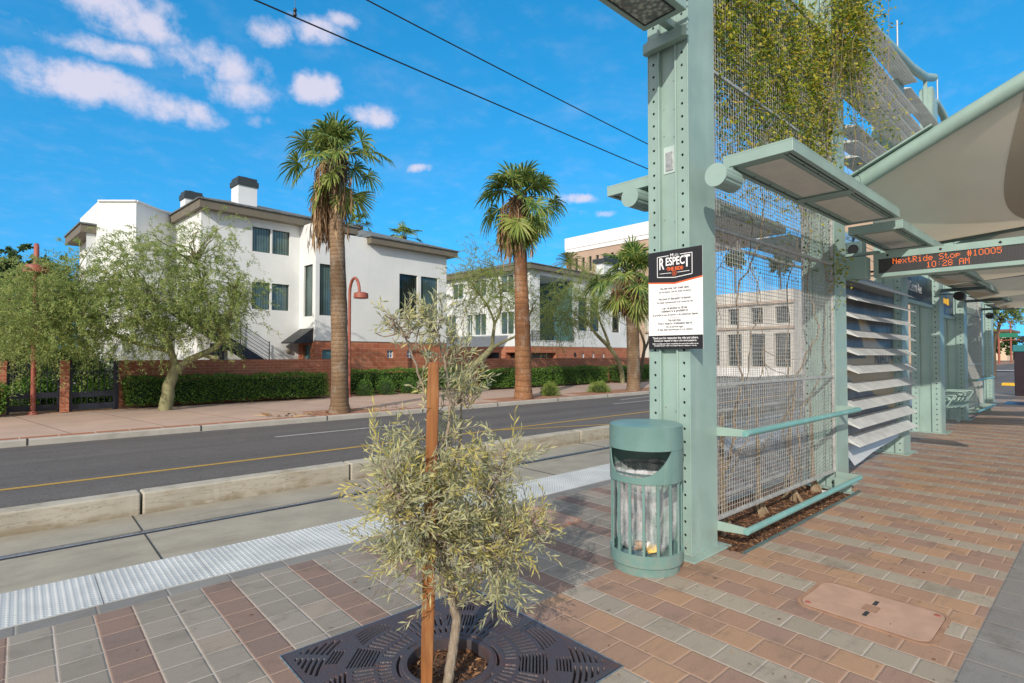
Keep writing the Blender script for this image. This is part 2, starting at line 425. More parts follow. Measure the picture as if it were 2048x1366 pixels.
MT['darktree'] = foliage('dark_tree', [(.025, .06, .018), (.05, .10, .028), (.08, .14, .04)], .5, .2)
MT['beige'] = plain('beige_concrete', (.42, .31, .235), .85, 0, .05, .3)
MT['whitef'] = plain('white_fascia', (.74, .75, .76), .7, 0, .02, .2)
MT['bluegl'] = plain('blue_glass', (.10, .22, .38), .1, 0, .1, .5, spec=.7)
MT['tealgl'] = plain('teal_stair_glass', (.075, .17, .19), .12, 0, .1, .6, spec=.6)
MT['cream'] = plain('cream_stucco', (.62, .50, .36), .85)
MT['brownroof'] = plain('brown_roof', (.18, .10, .065), .8)
MT['carpaint'] = plain('dark_car_paint', (.022, .026, .04), .22, .3, .1, 3., spec=.6)
MT['tyre'] = plain('tyre', (.02, .02, .02), .85)
MT['purple'] = plain('dark_cabinet', (.014, .006, .013), .5)
MT['tealcap'] = plain('teal_cap', (.02, .17, .19), .5)
MT['greensign'] = plain('green_sign', (.01, .17, .10), .5)
MT['navy'] = plain('navy_panel', (.02, .03, .075), .35, var=.1)
MT['redcl'] = plain('clay_red', (.33, .09, .06), .6)

# ------------------------------------------------------------------ mesh helpers
class MB:
    def __init__(s, T=None): s.v = []; s.f = []; s.T = T
    def add(s, vs, fs):
        o = len(s.v)
        if s.T: vs = [s.T(*v) for v in vs]
        s.v += [tuple(v) for v in vs]; s.f += [tuple(i + o for i in f) for f in fs]; return s
    def box(s, x0, x1, y0, y1, z0, z1):
        return s.add([(x0, y0, z0), (x1, y0, z0), (x1, y1, z0), (x0, y1, z0), (x0, y0, z1), (x1, y0, z1), (x1, y1, z1), (x0, y1, z1)],
                     [(0, 3, 2, 1), (4, 5, 6, 7), (0, 1, 5, 4), (1, 2, 6, 5), (2, 3, 7, 6), (3, 0, 4, 7)])
    def obox(s, c, a, b, d):
        c, a, b, d = map(Vector, (c, a, b, d))
        vs = [c + a * i + b * j + d * k for k in (-1, 1) for j in (-1, 1) for i in (-1, 1)]
        return s.add(vs, [(0, 2, 3, 1), (4, 5, 7, 6), (0, 1, 5, 4), (1, 3, 7, 5), (3, 2, 6, 7), (2, 0, 4, 6)])
    def bar(s, p, q, w, h, up=(0, 0, 1)):
        p, q = Vector(p), Vector(q); d = (q - p); L = d.length; d.normalize()
        sd = d.cross(Vector(up)); sd = sd.normalized() if sd.length > 1e-4 else Vector((1, 0, 0)); u = sd.cross(d)
        return s.obox((p + q) / 2, d * L / 2, sd * w / 2, u * h / 2)
    def quad(s, a, b, c, d): return s.add([a, b, c, d], [(0, 1, 2, 3)])
    def extr(s, poly, v):
        v = Vector(v); n = len(poly); p = [Vector(q) for q in poly]
        return s.add(p + [q + v for q in p], [tuple(range(n))[::-1], tuple(range(n, 2 * n))] + [(i, (i + 1) % n, n + (i + 1) % n, n + i) for i in range(n)])
    def tube(s, pts, r, n=8, cap=True):
        pts = [Vector(p) for p in pts]; m = len(pts)
        rs = list(r) if hasattr(r, '__len__') else [r] * m
        t0 = (pts[1] - pts[0]).normalized(); a = t0.orthogonal().normalized(); vs = []; fs = []
        for i, p in enumerate(pts):
            t = (pts[min(i + 1, m - 1)] - pts[max(i - 1, 0)]).normalized()
            a = (a - t * a.dot(t)); a = a.normalized() if a.length > 1e-6 else t.orthogonal().normalized()
            b = t.cross(a)
            for k in range(n):
                w = 2 * math.pi * k / n; vs.append(p + (a * math.cos(w) + b * math.sin(w)) * rs[i])
        for i in range(m - 1):
            for k in range(n):
                fs.append((i * n + k, i * n + (k + 1) % n, (i + 1) * n + (k + 1) % n, (i + 1) * n + k))
        if cap: fs += [tuple(range(n))[::-1], tuple(range((m - 1) * n, m * n))]
        return s.add(vs, fs)
    def lathe(s, c, prof, n=32, close=False, a0=0., a1=2 * math.pi):
        full = abs(a1 - a0 - 2 * math.pi) < 1e-6; m = n if full else n + 1; vs = []; fs = []
        for (r, z) in prof:
            for k in range(m):
                w = a0 + (a1 - a0) * k / n; vs.append((c[0] + r * math.cos(w), c[1] + r * math.sin(w), c[2] + z))
        P = len(prof)
        for i in range(P if close else P - 1):
            for k in range(n):
                k2 = (k + 1) % m; j = (i + 1) % P; fs.append((i * m + k, i * m + k2, j * m + k2, j * m + k))
        return s.add(vs, fs)
    def build(s, name, mat, parent=None, smooth=0, bevel=0., seg=2):
        me = bpy.data.meshes.new(name); o = Vector((0, 0, 0))
        if parent is not None: o = base_of(parent)
        me.from_pydata([tuple(Vector(v) - o) for v in s.v], [], s.f); me.update()
        return link(name, me, mat, parent, smooth, bevel, seg)
def base_of(o):
    v = Vector((0, 0, 0))
    while o is not None: v += o.location; o = o.parent
    return v
def link(name, me, mat, parent=None, smooth=0, bevel=0., seg=2):
    ob = bpy.data.objects.new(name, me); COL.objects.link(ob)
    me.materials.append(MT[mat] if isinstance(mat, str) else mat)
    if parent is not None: ob.parent = parent
    if smooth:
        me.polygons.foreach_set('use_smooth', [True] * len(me.polygons)); me.set_sharp_from_angle(angle=R(smooth))
    if bevel:
        b = ob.modifiers.new('bevel', 'BEVEL'); b.width = bevel; b.segments = seg; b.limit_method = 'ANGLE'; b.angle_limit = R(40)
    return ob
def rawmesh(name, V, F, mat, parent=None, smooth=0):
    V = np.asarray(V, dtype=np.float32).reshape(-1, 3); F = np.asarray(F, dtype=np.int32); k = F.shape[1]
    if parent is not None: V = V - np.array(base_of(parent), dtype=np.float32)
    me = bpy.data.meshes.new(name); me.vertices.add(len(V)); me.vertices.foreach_set('co', V.ravel())
    me.loops.add(F.size); me.loops.foreach_set('vertex_index', F.ravel())
    me.polygons.add(len(F)); me.polygons.foreach_set('loop_start', np.arange(0, F.size, k, dtype=np.int32))
    me.update(calc_edges=True)
    return link(name, me, mat, parent, smooth)
def tag(o, label=None, cat=None, group=None, kind=None):
    for k, v in (('label', label), ('category', cat), ('group', group), ('kind', kind)):
        if v: o[k] = v
    return o
def thing(name, label, cat, loc=(0, 0, 0), group=None):
    o = bpy.data.objects.new(name, None); COL.objects.link(o); o.location = loc; o.empty_display_size = .2
    return tag(o, label, cat, group)
def structure(o): o['kind'] = 'structure'; return o
def norm(a): return a / np.maximum(np.linalg.norm(a, axis=-1, keepdims=True), 1e-9)
SUNWARD = np.array((-.62, -.42, .66))      # leaves turn their faces to the light
def leafmesh(name, P, D, L, Wd, mat, parent, rng, bend=.12):
    """P base points, D directions: one pointed, slightly folded blade per row"""
    P = np.asarray(P, float); D = norm(np.asarray(D, float)); n = len(P)
    L = np.broadcast_to(np.asarray(L, float).reshape(-1, 1), (n, 1)); Wd = np.broadcast_to(np.asarray(Wd, float).reshape(-1, 1), (n, 1))
    s = norm(np.cross(D, norm(norm(rng.normal(size=(n, 3))) * .85 + SUNWARD))); nn = np.cross(s, D)
    mid = P + D * L * .5 + nn * L * bend
    V = np.stack([P, mid + s * Wd / 2, P + D * L, mid - s * Wd / 2], 1).reshape(-1, 3)
    F = np.arange(4 * n).reshape(n, 4)
    return rawmesh(name, V, F, mat, parent)
def curve(p, q, sag, n, rng=None, wob=0.):
    """points from p to q bulging by the vector sag"""
    t = np.linspace(0, 1, n)[:, None]; p = np.asarray(p, float); q = np.asarray(q, float)
    c = p + (q - p) * t + np.asarray(sag, float) * (4 * t * (1 - t))
    if rng is not None and wob: c[1:-1] += rng.normal(size=(n - 2, 3)) * wob
    return c
def copy_tree(o, parent=None):
    c = o.copy(); COL.objects.link(c); c.parent = parent
    for ch in o.children: copy_tree(ch, c)
    return c
def relabel(o, label): o['label'] = label; return o

# ------------------------------------------------------------------ ground, street, track, platform
ZT, ZR, ZW = -.33, -.25, -.12           # track bed, road, far pavement
structure(MB().box(-400, 400, -300, 600, -1.2, -.40).build('ground', 'ground'))
structure(MB().box(-60, 30.2, 4.78, 7.73, -.6, ZT).build('track_bed', 'track'))
GX0, GX1, GY0, GY1 = 1.015, 2.245, 1.672, 2.905
PX0, PX1 = -9., 29.5
m = MB()
for (a, b, c, d) in ((PX0, GX0, -14, 4.24), (GX1, 4.215, -14, 4.24), (GX0, GX1, -14, GY0), (GX0, GX1, GY1, 4.24), (4.215, 7.06, -14, 1.985), (4.215, 7.06, 2.76, 4.24), (7.06, PX1, -14, 4.24)):
    m.quad((a, c, 0), (b, c, 0), (b, d, 0), (a, d, 0))
m.quad((PX0, -14, -.5), (PX0, 4.85, -.5), (PX0, 4.85, 0), (PX0, -14, 0)); m.quad((PX1, -14, -.5), (PX1, -14, 0), (PX1, 4.85, 0), (PX1, 4.85, -.5))
structure(m.build('platform', 'pavers'))
structure(MB().box(PX0, PX1, 4.242, 4.80, -.6, -.012).build('platform_edge', 'kerb'))
# tactile strip: tiles with rows of truncated domes
m = MB(); dv = []; df = []
for i in range(int((PX1 - PX0) / .617)):
    x0 = .41 + .617 * (i - 16); x1 = x0 + .612
    if x1 > PX1: break
    m.box(x0, x1, 4.245, 4.855, -.06, .006)
    if -1.5 < x0 < 14:
        for a in range(16):
            for b in range(16):
                cx, cy = x0 + .0195 + a * .0382, 4.245 + .0185 + b * .0382; o = len(dv)
                for (r, z) in ((.0125, .006), (.0070, .0102)):
                    dv += [(cx + r * math.cos(w * math.pi / 3), cy + r * math.sin(w * math.pi / 3), z) for w in range(6)]
                df += [(o + k, o + (k + 1) % 6, o + 6 + (k + 1) % 6, o + 6 + k) for k in range(6)] + [(o + 6, o + 7, o + 8, o + 9), (o + 6, o + 9, o + 10, o + 11)]
m.add(dv, df); structure(m.build('tactile_paving', 'tactile', smooth=40))
# rails set flush in the slab
for y in (6.94, 5.505):
    rr = thing('track_rail', 'steel running rail set flush in the concrete, nearer the low kerb wall' if y > 6 else 'steel running rail set flush in the concrete, below the platform edge', 'rail', (5, y, ZT))
    MB().box(-60, 30.1, y - .036, y + .036, ZT - .05, ZT + .010).build('rail_head', 'rail', rr, bevel=.006)
    MB().box(-60, 30.1, y - .085, y - .038, ZT - .05, ZT + .004).build('rubber_boot', 'rubber', rr); MB().box(-60, 30.1, y + .038, y + .058, ZT - .05, ZT + .004).build('rubber_boot', 'rubber', rr)
m = MB()
for x in np.arange(-16.2, 26, 2.62):
    m.bar((x + 1.47, 4.86, ZT + .003), (x + 1.47, 6.85, ZT + .003), .011, .006); m.bar((x + 1.47, 7.0, ZT + .003), (x + 1.47, 7.72, ZT + .003), .011, .006)
structure(m.build('slab_joints', 'darkgap'))
# low wall between track and road, cast in lengths
wl = thing('low_wall', 'low weathered concrete kerb wall running between the track and the road', 'wall', (4, 7.86, ZT))
edges = [-60, -12, -9.4, -6.8, -4.15, -1.53, 1.085, 3.70, 6.32, 8.94, 11.56, 14.18, 16.8, 19.4, 22.0, 24.6, 27.2, 29.8]
for a, b in zip(edges[:-1], edges[1:]):
    MB().box(a + .012, b - .012, 7.73, 7.985, -.6, -.082).build('wall_length', 'wallc', wl, bevel=.018)
structure(MB().box(-120, 30.2, 7.99, 14.42, -.7, ZR).build('road', 'asphalt'))
structure(MB().box(30.2, 43, -120, 140, -.7, ZR - .006).build('cross_street', 'asphalt'))
structure(MB().box(43.02, 400, 4.8, 14.42, -.7, ZR).build('road', 'asphalt'))
structure(MB().box(43.02, 400, -14, 4.79, -.7, ZR + .06).build('pavement', 'asphalt'))
def line(name, pts, w, mt, z=ZR + .004):
    m = MB()
    for a, b in zip(pts[:-1], pts[1:]):
        a, b = Vector((*a, z)), Vector((*b, z)); d = (b - a).normalized(); s = Vector((-d.y, d.x, 0)) * w / 2
        m.quad(a - s, b - s, b + s, a + s)
    return structure(m.build(name, mt))
line('yellow_line', [(-60, 9.96), (26, 9.96)], .115, 'yline')
line('yellow_line', [(8.55, 9.86), (12.6, 8.35)], .10, 'yline')
for a, b in ((4.15, 7.4), (16.1, 19.2), (-8, -4.8), (24, 26)): line('lane_line', [(a, 12.35), (b, 12.35)], .10, 'wline')
line('lane_line', [(17.8, 13.3), (20.2, 13.55), (21., 13.45)], .10, 'wline')
line('stop_line', [(31.2, 1), (31.2, -8)], .3, 'wline', ZR)
structure(MB().box(-120, 30.2, 14.42, 14.60, -.6, ZW).build('kerb', 'kerb', bevel=.02))
m = MB()
for x in np.arange(-18.2, 26, 3.05): m.box(x, x + .03, 14.415, 14.602, ZW - .12, ZW + .002)
structure(m.build('kerb_joints', 'darkgap'))
structure(MB().box(-120, 30.2, 14.602, 21.0, -.6, ZW - .004).build('sidewalk', 'walk'))
structure(MB().box(-120, 30.2, 20.35, 60, -.6, ZW + .01).build('planting_ground', 'ground'))
m = MB()
for (x0, x1) in ((6.1, 7.9), (12.9, 16.6), (17.4, 25.)): m.box(x0, x1, 14.95, 16.0, -.5, ZW + .004)
structure(m.build('gravel_bed', 'rock'))

# ------------------------------------------------------------------ tree grate
rng = np.random.default_rng(3)
gc = (1.63, 2.2885); gh = .612; n = 420
g = thing('tree_grate', 'square rusty cast iron tree grate with curved slots around the sapling', 'tree grate', (gc[0], gc[1], 0))
ax = np.linspace(-gh, gh, n); XX, YY = np.meshgrid(ax, ax, indexing='ij'); RR = np.hypot(XX, YY); TH = np.degrees(np.arctan2(YY, XX)) % 360
t90 = (TH + 45) % 90 - 45      # angle off the nearest axis
d45 = 45 - np.abs(t90)         # angle off the nearest diagonal
slot = np.zeros_like(RR, bool)
slot |= (np.abs(RR - .252) < .006) & ((TH % 60 > 8) & (TH % 60 < 52))
fr = lambda q: q - np.floor(q)
slot |= (RR > .285) & (RR < .345) & (fr(TH * 64 / 360) < .34) & (TH % 45 > 5)
slot |= (RR > .37) & (RR < .465) & (fr(TH * 84 / 360) < .34) & (np.abs(t90) < 33) & (TH % 90 > 3)
hat = fr((XX - YY) / .024) < .34
slot |= (RR > .36) & (RR < .50) & (d45 < 11) & hat
for k in range(5): slot |= (np.abs(RR - (.50 + .022 * k)) < .0046) & (np.abs(t90) > 4 + k) & (np.abs(t90) < 30 - k * 1.5)
for k in range(8): slot |= (np.abs(RR - (.635 + .028 * k)) < .0055) & (d45 > 1.6) & (d45 < 15 - k * 1.45)
slot |= (RR > .545) & (RR < .62) & (d45 < 6) & hat
edge = np.maximum(np.abs(XX), np.abs(YY))
slot &= edge < .578
ZG = np.full_like(RR, .006); ZG[slot] = -.03
ZG[(RR > .205) & (RR < .232)] = .011
ZG[(np.abs(YY + .0) < .0035) & (RR > .232)] = -.004
ZG += rng.normal(size=ZG.shape) * .0004
V = np.stack([XX + gc[0], YY + gc[1], ZG], -1).reshape(-1, 3)
idx = np.arange(n * n).reshape(n, n); F = np.stack([idx[:-1, :-1], idx[1:, :-1], idx[1:, 1:], idx[:-1, 1:]], -1).reshape(-1, 4)
cen = V[F].mean(1); F = F[np.hypot(cen[:, 0] - gc[0], cen[:, 1] - gc[1]) > .205]
rawmesh('slotted_plate', V, F, 'grate', g)
MB().lathe((gc[0], gc[1], 0), [(.206, .011), (.206, -.05), (.212, -.05), (.212, .008)], 64).build('opening_rim', 'grate', g)
m = MB(); a = gh + .003; b = gh + .010
for s in (-1, 1):
    m.box(gc[0] - b, gc[0] + b, gc[1] + (a if s > 0 else -b), gc[1] + (b if s > 0 else -a), -.05, .005); m.box(gc[0] + (a if s > 0 else -b), gc[0] + (b if s > 0 else -a), gc[1] - a, gc[1] + a, -.05, .005)
m.build('outer_frame', 'bolt', g)
# soil in the pit and in the planter, strewn with chips
def mulch(name, x0, x1, y0, y1, z, nchip, amp, k):
    nx, ny = int((x1 - x0) / .02) + 2, int((y1 - y0) / .02) + 2
    X, Y = np.meshgrid(np.linspace(x0, x1, nx), np.linspace(y0, y1, ny), indexing='ij')
    Z = z + amp * (np.sin(X * 9 + k) * np.cos(Y * 11 + k) * .5 + .4 * np.sin(X * 31 + Y * 23)) + rng.normal(size=X.shape) * .004
    idx = np.arange(nx * ny).reshape(nx, ny); F = np.stack([idx[:-1, :-1], idx[1:, :-1], idx[1:, 1:], idx[:-1, 1:]], -1).reshape(-1, 4)
    o = rawmesh(name, np.stack([X, Y, Z], -1), F, 'soil', smooth=180); structure(o)
    P = np.stack([rng.uniform(x0, x1, nchip), rng.uniform(y0, y1, nchip), np.full(nchip, z + amp + .002)], 1)
    P[:, 2] = z + amp * (np.sin(P[:, 0] * 9 + k) * np.cos(P[:, 1] * 11 + k) * .5 + .4 * np.sin(P[:, 0] * 31 + P[:, 1] * 23)) + rng.uniform(0, .012, nchip)
    D = rng.normal(size=(nchip, 3)) * (1, 1, .22)
    c = leafmesh('bark_chips', P, D, rng.uniform(.018, .06, nchip), rng.uniform(.005, .014, nchip), 'chips', None, rng)
    tag(c, 'reddish brown bark chips on the soil in the tree grate hole' if k < 1 else 'reddish brown bark chips on the planter soil under the wire mesh', 'mulch', kind='stuff')
mulch('soil', gc[0] - .32, gc[0] + .32, gc[1] - .32, gc[1] + .32, -.055, 900, .012, 0.)
mulch('soil', 4.2, 7.1, 1.98, 2.77, -.008, 5200, .012, 2.)
m = MB(); m.box(4.2, 7.08, 1.965, 1.985, -.1, .014); m.box(4.2, 7.08, 2.76, 2.78, -.1, .014)
tag(m.build('planter_edging', 'mint_dark'), 'thin dark steel edging around the planter soil', 'edging')

# ------------------------------------------------------------------ access lids in the paving
def lid(x0, x1, y0, y1, label):
    t = thing('access_lid', label, 'access lid', ((x0 + x1) / 2, (y0 + y1) / 2, 0))
    def rr(gx, gy, r, ins):
        p = []
        for (cx, cy, a) in ((gx[1], gy[1], 0), (gx[0], gy[1], 90), (gx[0], gy[0], 180), (gx[1], gy[0], 270)):
            sx = -1 if a in (0, 270) else 1; sy = -1 if a in (0, 90) else 1
            for k in range(6):
                w = R(a + k * 18); p.append((cx + sx * (r + ins) + r * math.cos(w), cy + sy * (r + ins) + r * math.sin(w)))
        return p
    o = rr((x0, x1), (y0, y1), .085, 0.); i = rr((x0, x1), (y0, y1), .075, .022)
    m = MB(); n = len(o)
    m.add([(x, y, .007) for x, y in o] + [(x, y, .007) for x, y in i] + [(x, y, -.02) for x, y in i] + [(x, y, -.02) for x, y in o],
          [(k, (k + 1) % n, n + (k + 1) % n, n + k) for k in range(n)] + [(n + k, n + (k + 1) % n, 2 * n + (k + 1) % n, 2 * n + k) for k in range(n)] + [(3 * n + k, 3 * n + (k + 1) % n, (k + 1) % n, k) for k in range(n)])
    m.build('lid_frame', 'coverm', t)
    j = rr((x0, x1), (y0, y1), .072, .0255)
    m = MB(); m.extr([(x, y, -.012) for x, y in j], (0, 0, .0205)); m.build('lid_plate', 'cover', t)
    cx, cy = (x0 + x1) / 2, (y0 + y1) / 2
    for s in (-1, 1):
        MB().obox((cx + s * .10, cy, .0092), (.038, 0, 0), (0, .011, 0), (0, 0, .0012)).build('lifting_slot', 'darkgap', t)
        MB().lathe((cx - s * .19, cy + s * .29, .0085), [(.0, .003), (.014, .003), (.018, .0)], 12).build('lid_bolt', 'redcl', t)
    MB().obox((cx, cy, .0088), (.05, 0, 0), (0, .04, 0), (0, 0, .001)).build('blank_plate', 'coverm', t)
lid(3.60, 4.125, .675, 1.385, 'pale brown rounded access lid set in the paving near the dark paver band')
lid(3.20, 3.95, 3.36, 4.02, 'reddish access lid set in the paving behind the trash can and sapling')
tag(MB().box(22.9, 24.4, 1.75, 2.45, -.01, .006).build('utility_plate', 'navy'), 'dark blue grey plate flush in the paving at the far platform end', 'access lid')

# ------------------------------------------------------------------ station columns
def holed(m, x, ya, yb, z0, z1, r=.0115, pitch=.1, th=.01, n=8):
    k = int((z1 - z0) / pitch); yc, hw, hh = (ya + yb) / 2, (yb - ya) / 2, (z1 - z0) / k / 2
    dirs = [(1, 0), (1, 1), (0, 1), (-1, 1), (-1, 0), (-1, -1), (0, -1), (1, -1)]
    for i in range(k):
        zc = z0 + hh * (2 * i + 1); o = [(x, yc + hw * a, zc + hh * b) for a, b in dirs]
        h = [(x, yc + r * a / math.hypot(a, b), zc + r * b / math.hypot(a, b)) for a, b in dirs]
        g = [(x + th, q[1], q[2]) for q in h]
        m.add(o + h + g, [(q, 8 + q, 8 + (q + 1) % 8, (q + 1) % 8) for q in range(8)] + [(8 + q, 16 + q, 16 + (q + 1) % 8, 8 + (q + 1) % 8) for q in range(8)])
CY0, CY1, CD = 2.19, 2.555, .40
def make_column(x0, h, label):
    y0, y1 = CY0, CY1; c = thing('steel_column', label, 'column', (x0 + CD / 2, (y0 + y1) / 2, 0), 'perforated steel columns of the station')
    for ya, yb in ((y0 + .010, y0 + .098), (y1 - .098, y1 - .010)):
        m = MB(); holed(m, x0, ya, yb, .015, h)
        m.build('hole_strip', 'mint', c)
        MB().box(x0 + .09, x0 + .10, ya, yb, .02, h - .02).build('strip_backing', 'darkgap', c)
    MB().box(x0 - .004, x0 + CD, y0, y0 + .010, .012, h).build('side_plate', 'mint', c, bevel=.003)
    MB().box(x0 - .004, x0 + CD, y1 - .010, y1, .012, h).build('side_plate', 'mint', c, bevel=.003)
    for s, y in ((1, y0 + .098), (-1, y1 - .098)):
        a, b = sorted((y, y + s * .016)); MB().box(x0 - .016, x0 + .12, a, b, .012, h).build('channel_lip', 'mint', c, bevel=.005)
    MB().box(x0 + .022, x0 + .030, y0 + .114, y1 - .114, .012, h).build('centre_panel', 'mint', c)
    MB().box(x0 + CD - .008, x0 + CD, y0 + .010, y1 - .010, .012, h - .003).build('rear_plate', 'mint', c)
    m = MB(); m.box(x0 - .09, x0 + CD + .09, y0 - .075, y1 + .075, 0, .013); m.build('base_plate', 'mint', c, bevel=.004)
    m = MB()
    for z in (.33, .62, 1.15, 2.46, 2.75, 3.4, 3.72):
        for dy in (-.035, .035): m.lathe((0, 0, 0), [(0, .004), (.006, .003), (.007, 0)], 8)
    # screw heads on the centre panel
    m = MB()
    for z in (.35, 1.12, 2.62, 3.30, 3.52, 3.75):
        for dy in (-.045, .045): m.obox((x0 + .020, (y0 + y1) / 2 + dy, z + dy * .3), (.003, 0, 0), (0, .005, 0), (0, 0, .005))
    m.build('screw_heads', 'bolt', c)
    m = MB(); m.obox((x0 + CD / 2, (y0 + y1) / 2, h), (CD / 2, 0, 0), (0, (y1 - y0) / 2, 0), (0, 0, .006)); m.build('cap_plate', 'mint', c)
    return c
col1 = make_column(3.81, 5.9, 'mint green steel column carrying the black and white notice, behind the trash can')
for k, (x, dy, sy, lab) in enumerate([(7.03, .0, 1, 'mint green steel column between the vine mesh and the slanted louvres'), (10.2, .05, 1, 'mint green steel column at the far end of the louvres behind the banner'),
                              (13.45, .20, 1.3, 'wide mint green steel column just before the mint seats'), (16.62, .29, 1.3, 'mint green steel column between the mint seats and the far mesh'),
                              (20.0, .42, 1.3, 'mint green steel column behind the far mesh railing'), (23.3, .58, 1.3, 'last mint green steel column by the cross street')]):
    c = copy_tree(col1); c.location = (x + CD / 2, c.location.y + dy, 0); c.scale = (1, sy, 1); relabel(c, lab)
# access plate and its primer patch on column 1
t = thing('junction_plate', 'small grey screwed cover plate with a pale primer patch on the column', 'cover plate', (3.83, 2.372, 3.09))
MB().box(3.8215, 3.829, 2.335, 2.402, 3.02, 3.17).build('plate', 'bolt', t, bevel=.002)
m = MB(); m.box(3.8265, 3.8315, 2.322, 2.42, 3.0, 3.215); m.build('primer_patch', plain('primer', (.42, .52, .50), .7), t)

# ------------------------------------------------------------------ wire mesh bay with vines
def mesh_bay(x0, x1, label):
    t = thing('wire_mesh_screen', label, 'mesh screen', ((x0 + x1) / 2, 2.37, 0), 'wire mesh screens between columns')
    zs = [.21, 1.30, 2.60, 3.91, 5.25]
    for y, nm in ((2.215, 'near'), (2.53, 'far')):
        m = MB(); w = .0016 if nm == 'near' else .0014
        for x in np.arange(x0 + .02, x1, .0455): m.obox((x, y, 2.73), (w, 0, 0), (0, w, 0), (0, 0, 2.52))
        for z in np.arange(.23, 5.25, .0385): m.obox(((x0 + x1) / 2, y + .0036, z), ((x1 - x0) / 2, 0, 0), (0, w, 0), (0, 0, w))
        m.build('wire_grid', 'mesh', t)
        for z in zs: MB().box(x0, x1, y - .012, y + .012, z - .014, z + .014).build('mesh_rail', 'mesh', t, bevel=.003)
        for x in (x0 + .006, x1 - .006): MB().box(x - .006, x + .006, y - .016, y + .016, .2, 5.26).build('edge_angle', 'mesh', t)
    # two handrails on brackets
    for z, mt in ((.935, 'mint_worn'), (.175, 'mint_worn')):
        y = 1.95
        r = MB().tube([(x0 - .02, y, z), (x1 - .02, y, z)], .026, 14).build('handrail', mt, t, smooth=50)
        for x in (x0 - .015, x1 - .02):
            m = MB(); m.extr([(x, 2.2, z - .045), (x, 2.2, z + .03), (x, y, z + .026), (x, y - .012, z + .01), (x, y, z - .026)], (.014, 0, 0)); m.build('rail_bracket', 'mint', t, bevel=.002)
    MB().box(x1 - .16, x1 - .03, 2.0, 2.19, 0.004, .014).build('foot_plate', 'mint', t)
    MB().box(x1 - .09, x1 - .078, 2.02, 2.19, .014, .15).build('foot_bracket', 'mint', t)
    return t
mb1 = mesh_bay(4.225, 7.02, 'two layer galvanised wire mesh screen overgrown by the vine beside the first column')
c = copy_tree(mb1); c.location.x += 12.82; c.location.y += .32; relabel(c, 'distant wire mesh screen with mint handrail beyond the seats')

# vine
rng = np.random.default_rng(11)
vine = thing('vine', 'climbing vine with yellow green leaves on the upper mesh and bare stems below', 'vine', (5.6, 2.37, 0))
m = MB(); stems = []
for k in range(7):
    x = rng.choice([4.62, 5.35, 6.15, 6.75]) + rng.normal() * .06; y = 2.37 + rng.normal() * .05; z = 0.; pts = [(x, y, z)]; dx = rng.normal() * .03
    top = rng.uniform(2.2, 5.2)
    while z < top:
        z += rng.uniform(.07, .14); dx = dx * .8 + rng.normal() * .035; x = min(max(x + dx, 4.26), 6.98); y = min(max(y + rng.normal() * .03, 2.22), 2.54); pts.append((x, y, z))
    stems.append(pts); m.tube(pts, np.linspace(rng.uniform(.006, .014), .003, len(pts)), 5)
for k in range(22):
    p = stems[rng.integers(len(stems))]; a = p[rng.integers(len(p))]; ln = rng.uniform(.4, 1.3); pts = [a]; d = np.array([rng.normal(), rng.normal() * .15, rng.normal() * .8 + .3])
    for i in range(int(ln / .09)):
        d = norm(d + rng.normal(size=3) * (.35, .1, .35)); q = np.array(pts[-1]) + d * .09; q = np.clip(q, (4.26, 2.2, .15), (7.0, 2.55, 5.2)); pts.append(tuple(q))
    if len(pts) > 2: m.tube(pts, np.linspace(.0045, .002, len(pts)), 4)
m.build('stems', 'vinestem', vine)
for x in (4.62, 5.35, 6.15, 6.75):
    m = MB()
    for k in range(5):
        a = rng.normal() * .035; m.tube([(x + a * 2.2, 2.33 + rng.normal() * .05, -.03), (x + a, 2.35 + rng.normal() * .02, .12), (x + a * .6, 2.36, .35), (x + a * .7, 2.37, .6 + rng.uniform(0, .5))], [.024, .014, .011, .008], 6)
    m.build('root_stock', 'vinestem', vine)
# leaves: density falls towards the light fixtures
P = []; N_ = 36000
while len(P) < N_:
    x = rng.uniform(4.26, 7.05); z = rng.uniform(2.35, 5.3) ; f = (z - (2.90 + .12 * math.sin(x * 3.1)) - (7.0 - x) * .10) / 1.35
    clump = max(.12, .55 + .62 * math.sin(x * 7.3 + z * 3.1) * math.sin(z * 5.7 - x * 2.3))
    if rng.random() < min(max(f, .028), 1.) ** 1.25 * clump: P.append((x, 2.37 + rng.normal() * .11 - (.09 if rng.random() < .35 else 0), z))
# a mass that hangs over the far top corner
for k in range(5200):
    q = rng.normal(size=3) * (.22, .14, .40) + (7.2, 2.05, 5.4)
    P.append(tuple(q))
for k in range(150): P.append(tuple(rng.normal(size=3) * (.06, .05, .2) + (6.95, 2.12, 2.55)))
for k in range(500): P.append(tuple(rng.normal(size=3) * (.5, .12, .25) + (8.0 + rng.normal() * .5, 2.05, 4.6)))
P = np.array(P); D = rng.normal(size=P.shape) * (1, .8, .6) + (0, -.5, -.45)
leafmesh('leaves', P, D, rng.uniform(.032, .066, len(P)), rng.uniform(.014, .027, len(P)), 'vine', vine, rng)
m = MB()
for k in range(60):
    a = np.array((7.1 + rng.normal() * .3, 2.05 + rng.normal() * .12, 5.2 + rng.normal() * .35)); m.tube(curve(a, a + (rng.normal() * .2, rng.normal() * .1, -rng.uniform(.4, 1.2)), (rng.normal() * .15, 0, 0), 6), .0025, 4)
m.build('hanging_runners', 'vinestem', vine)

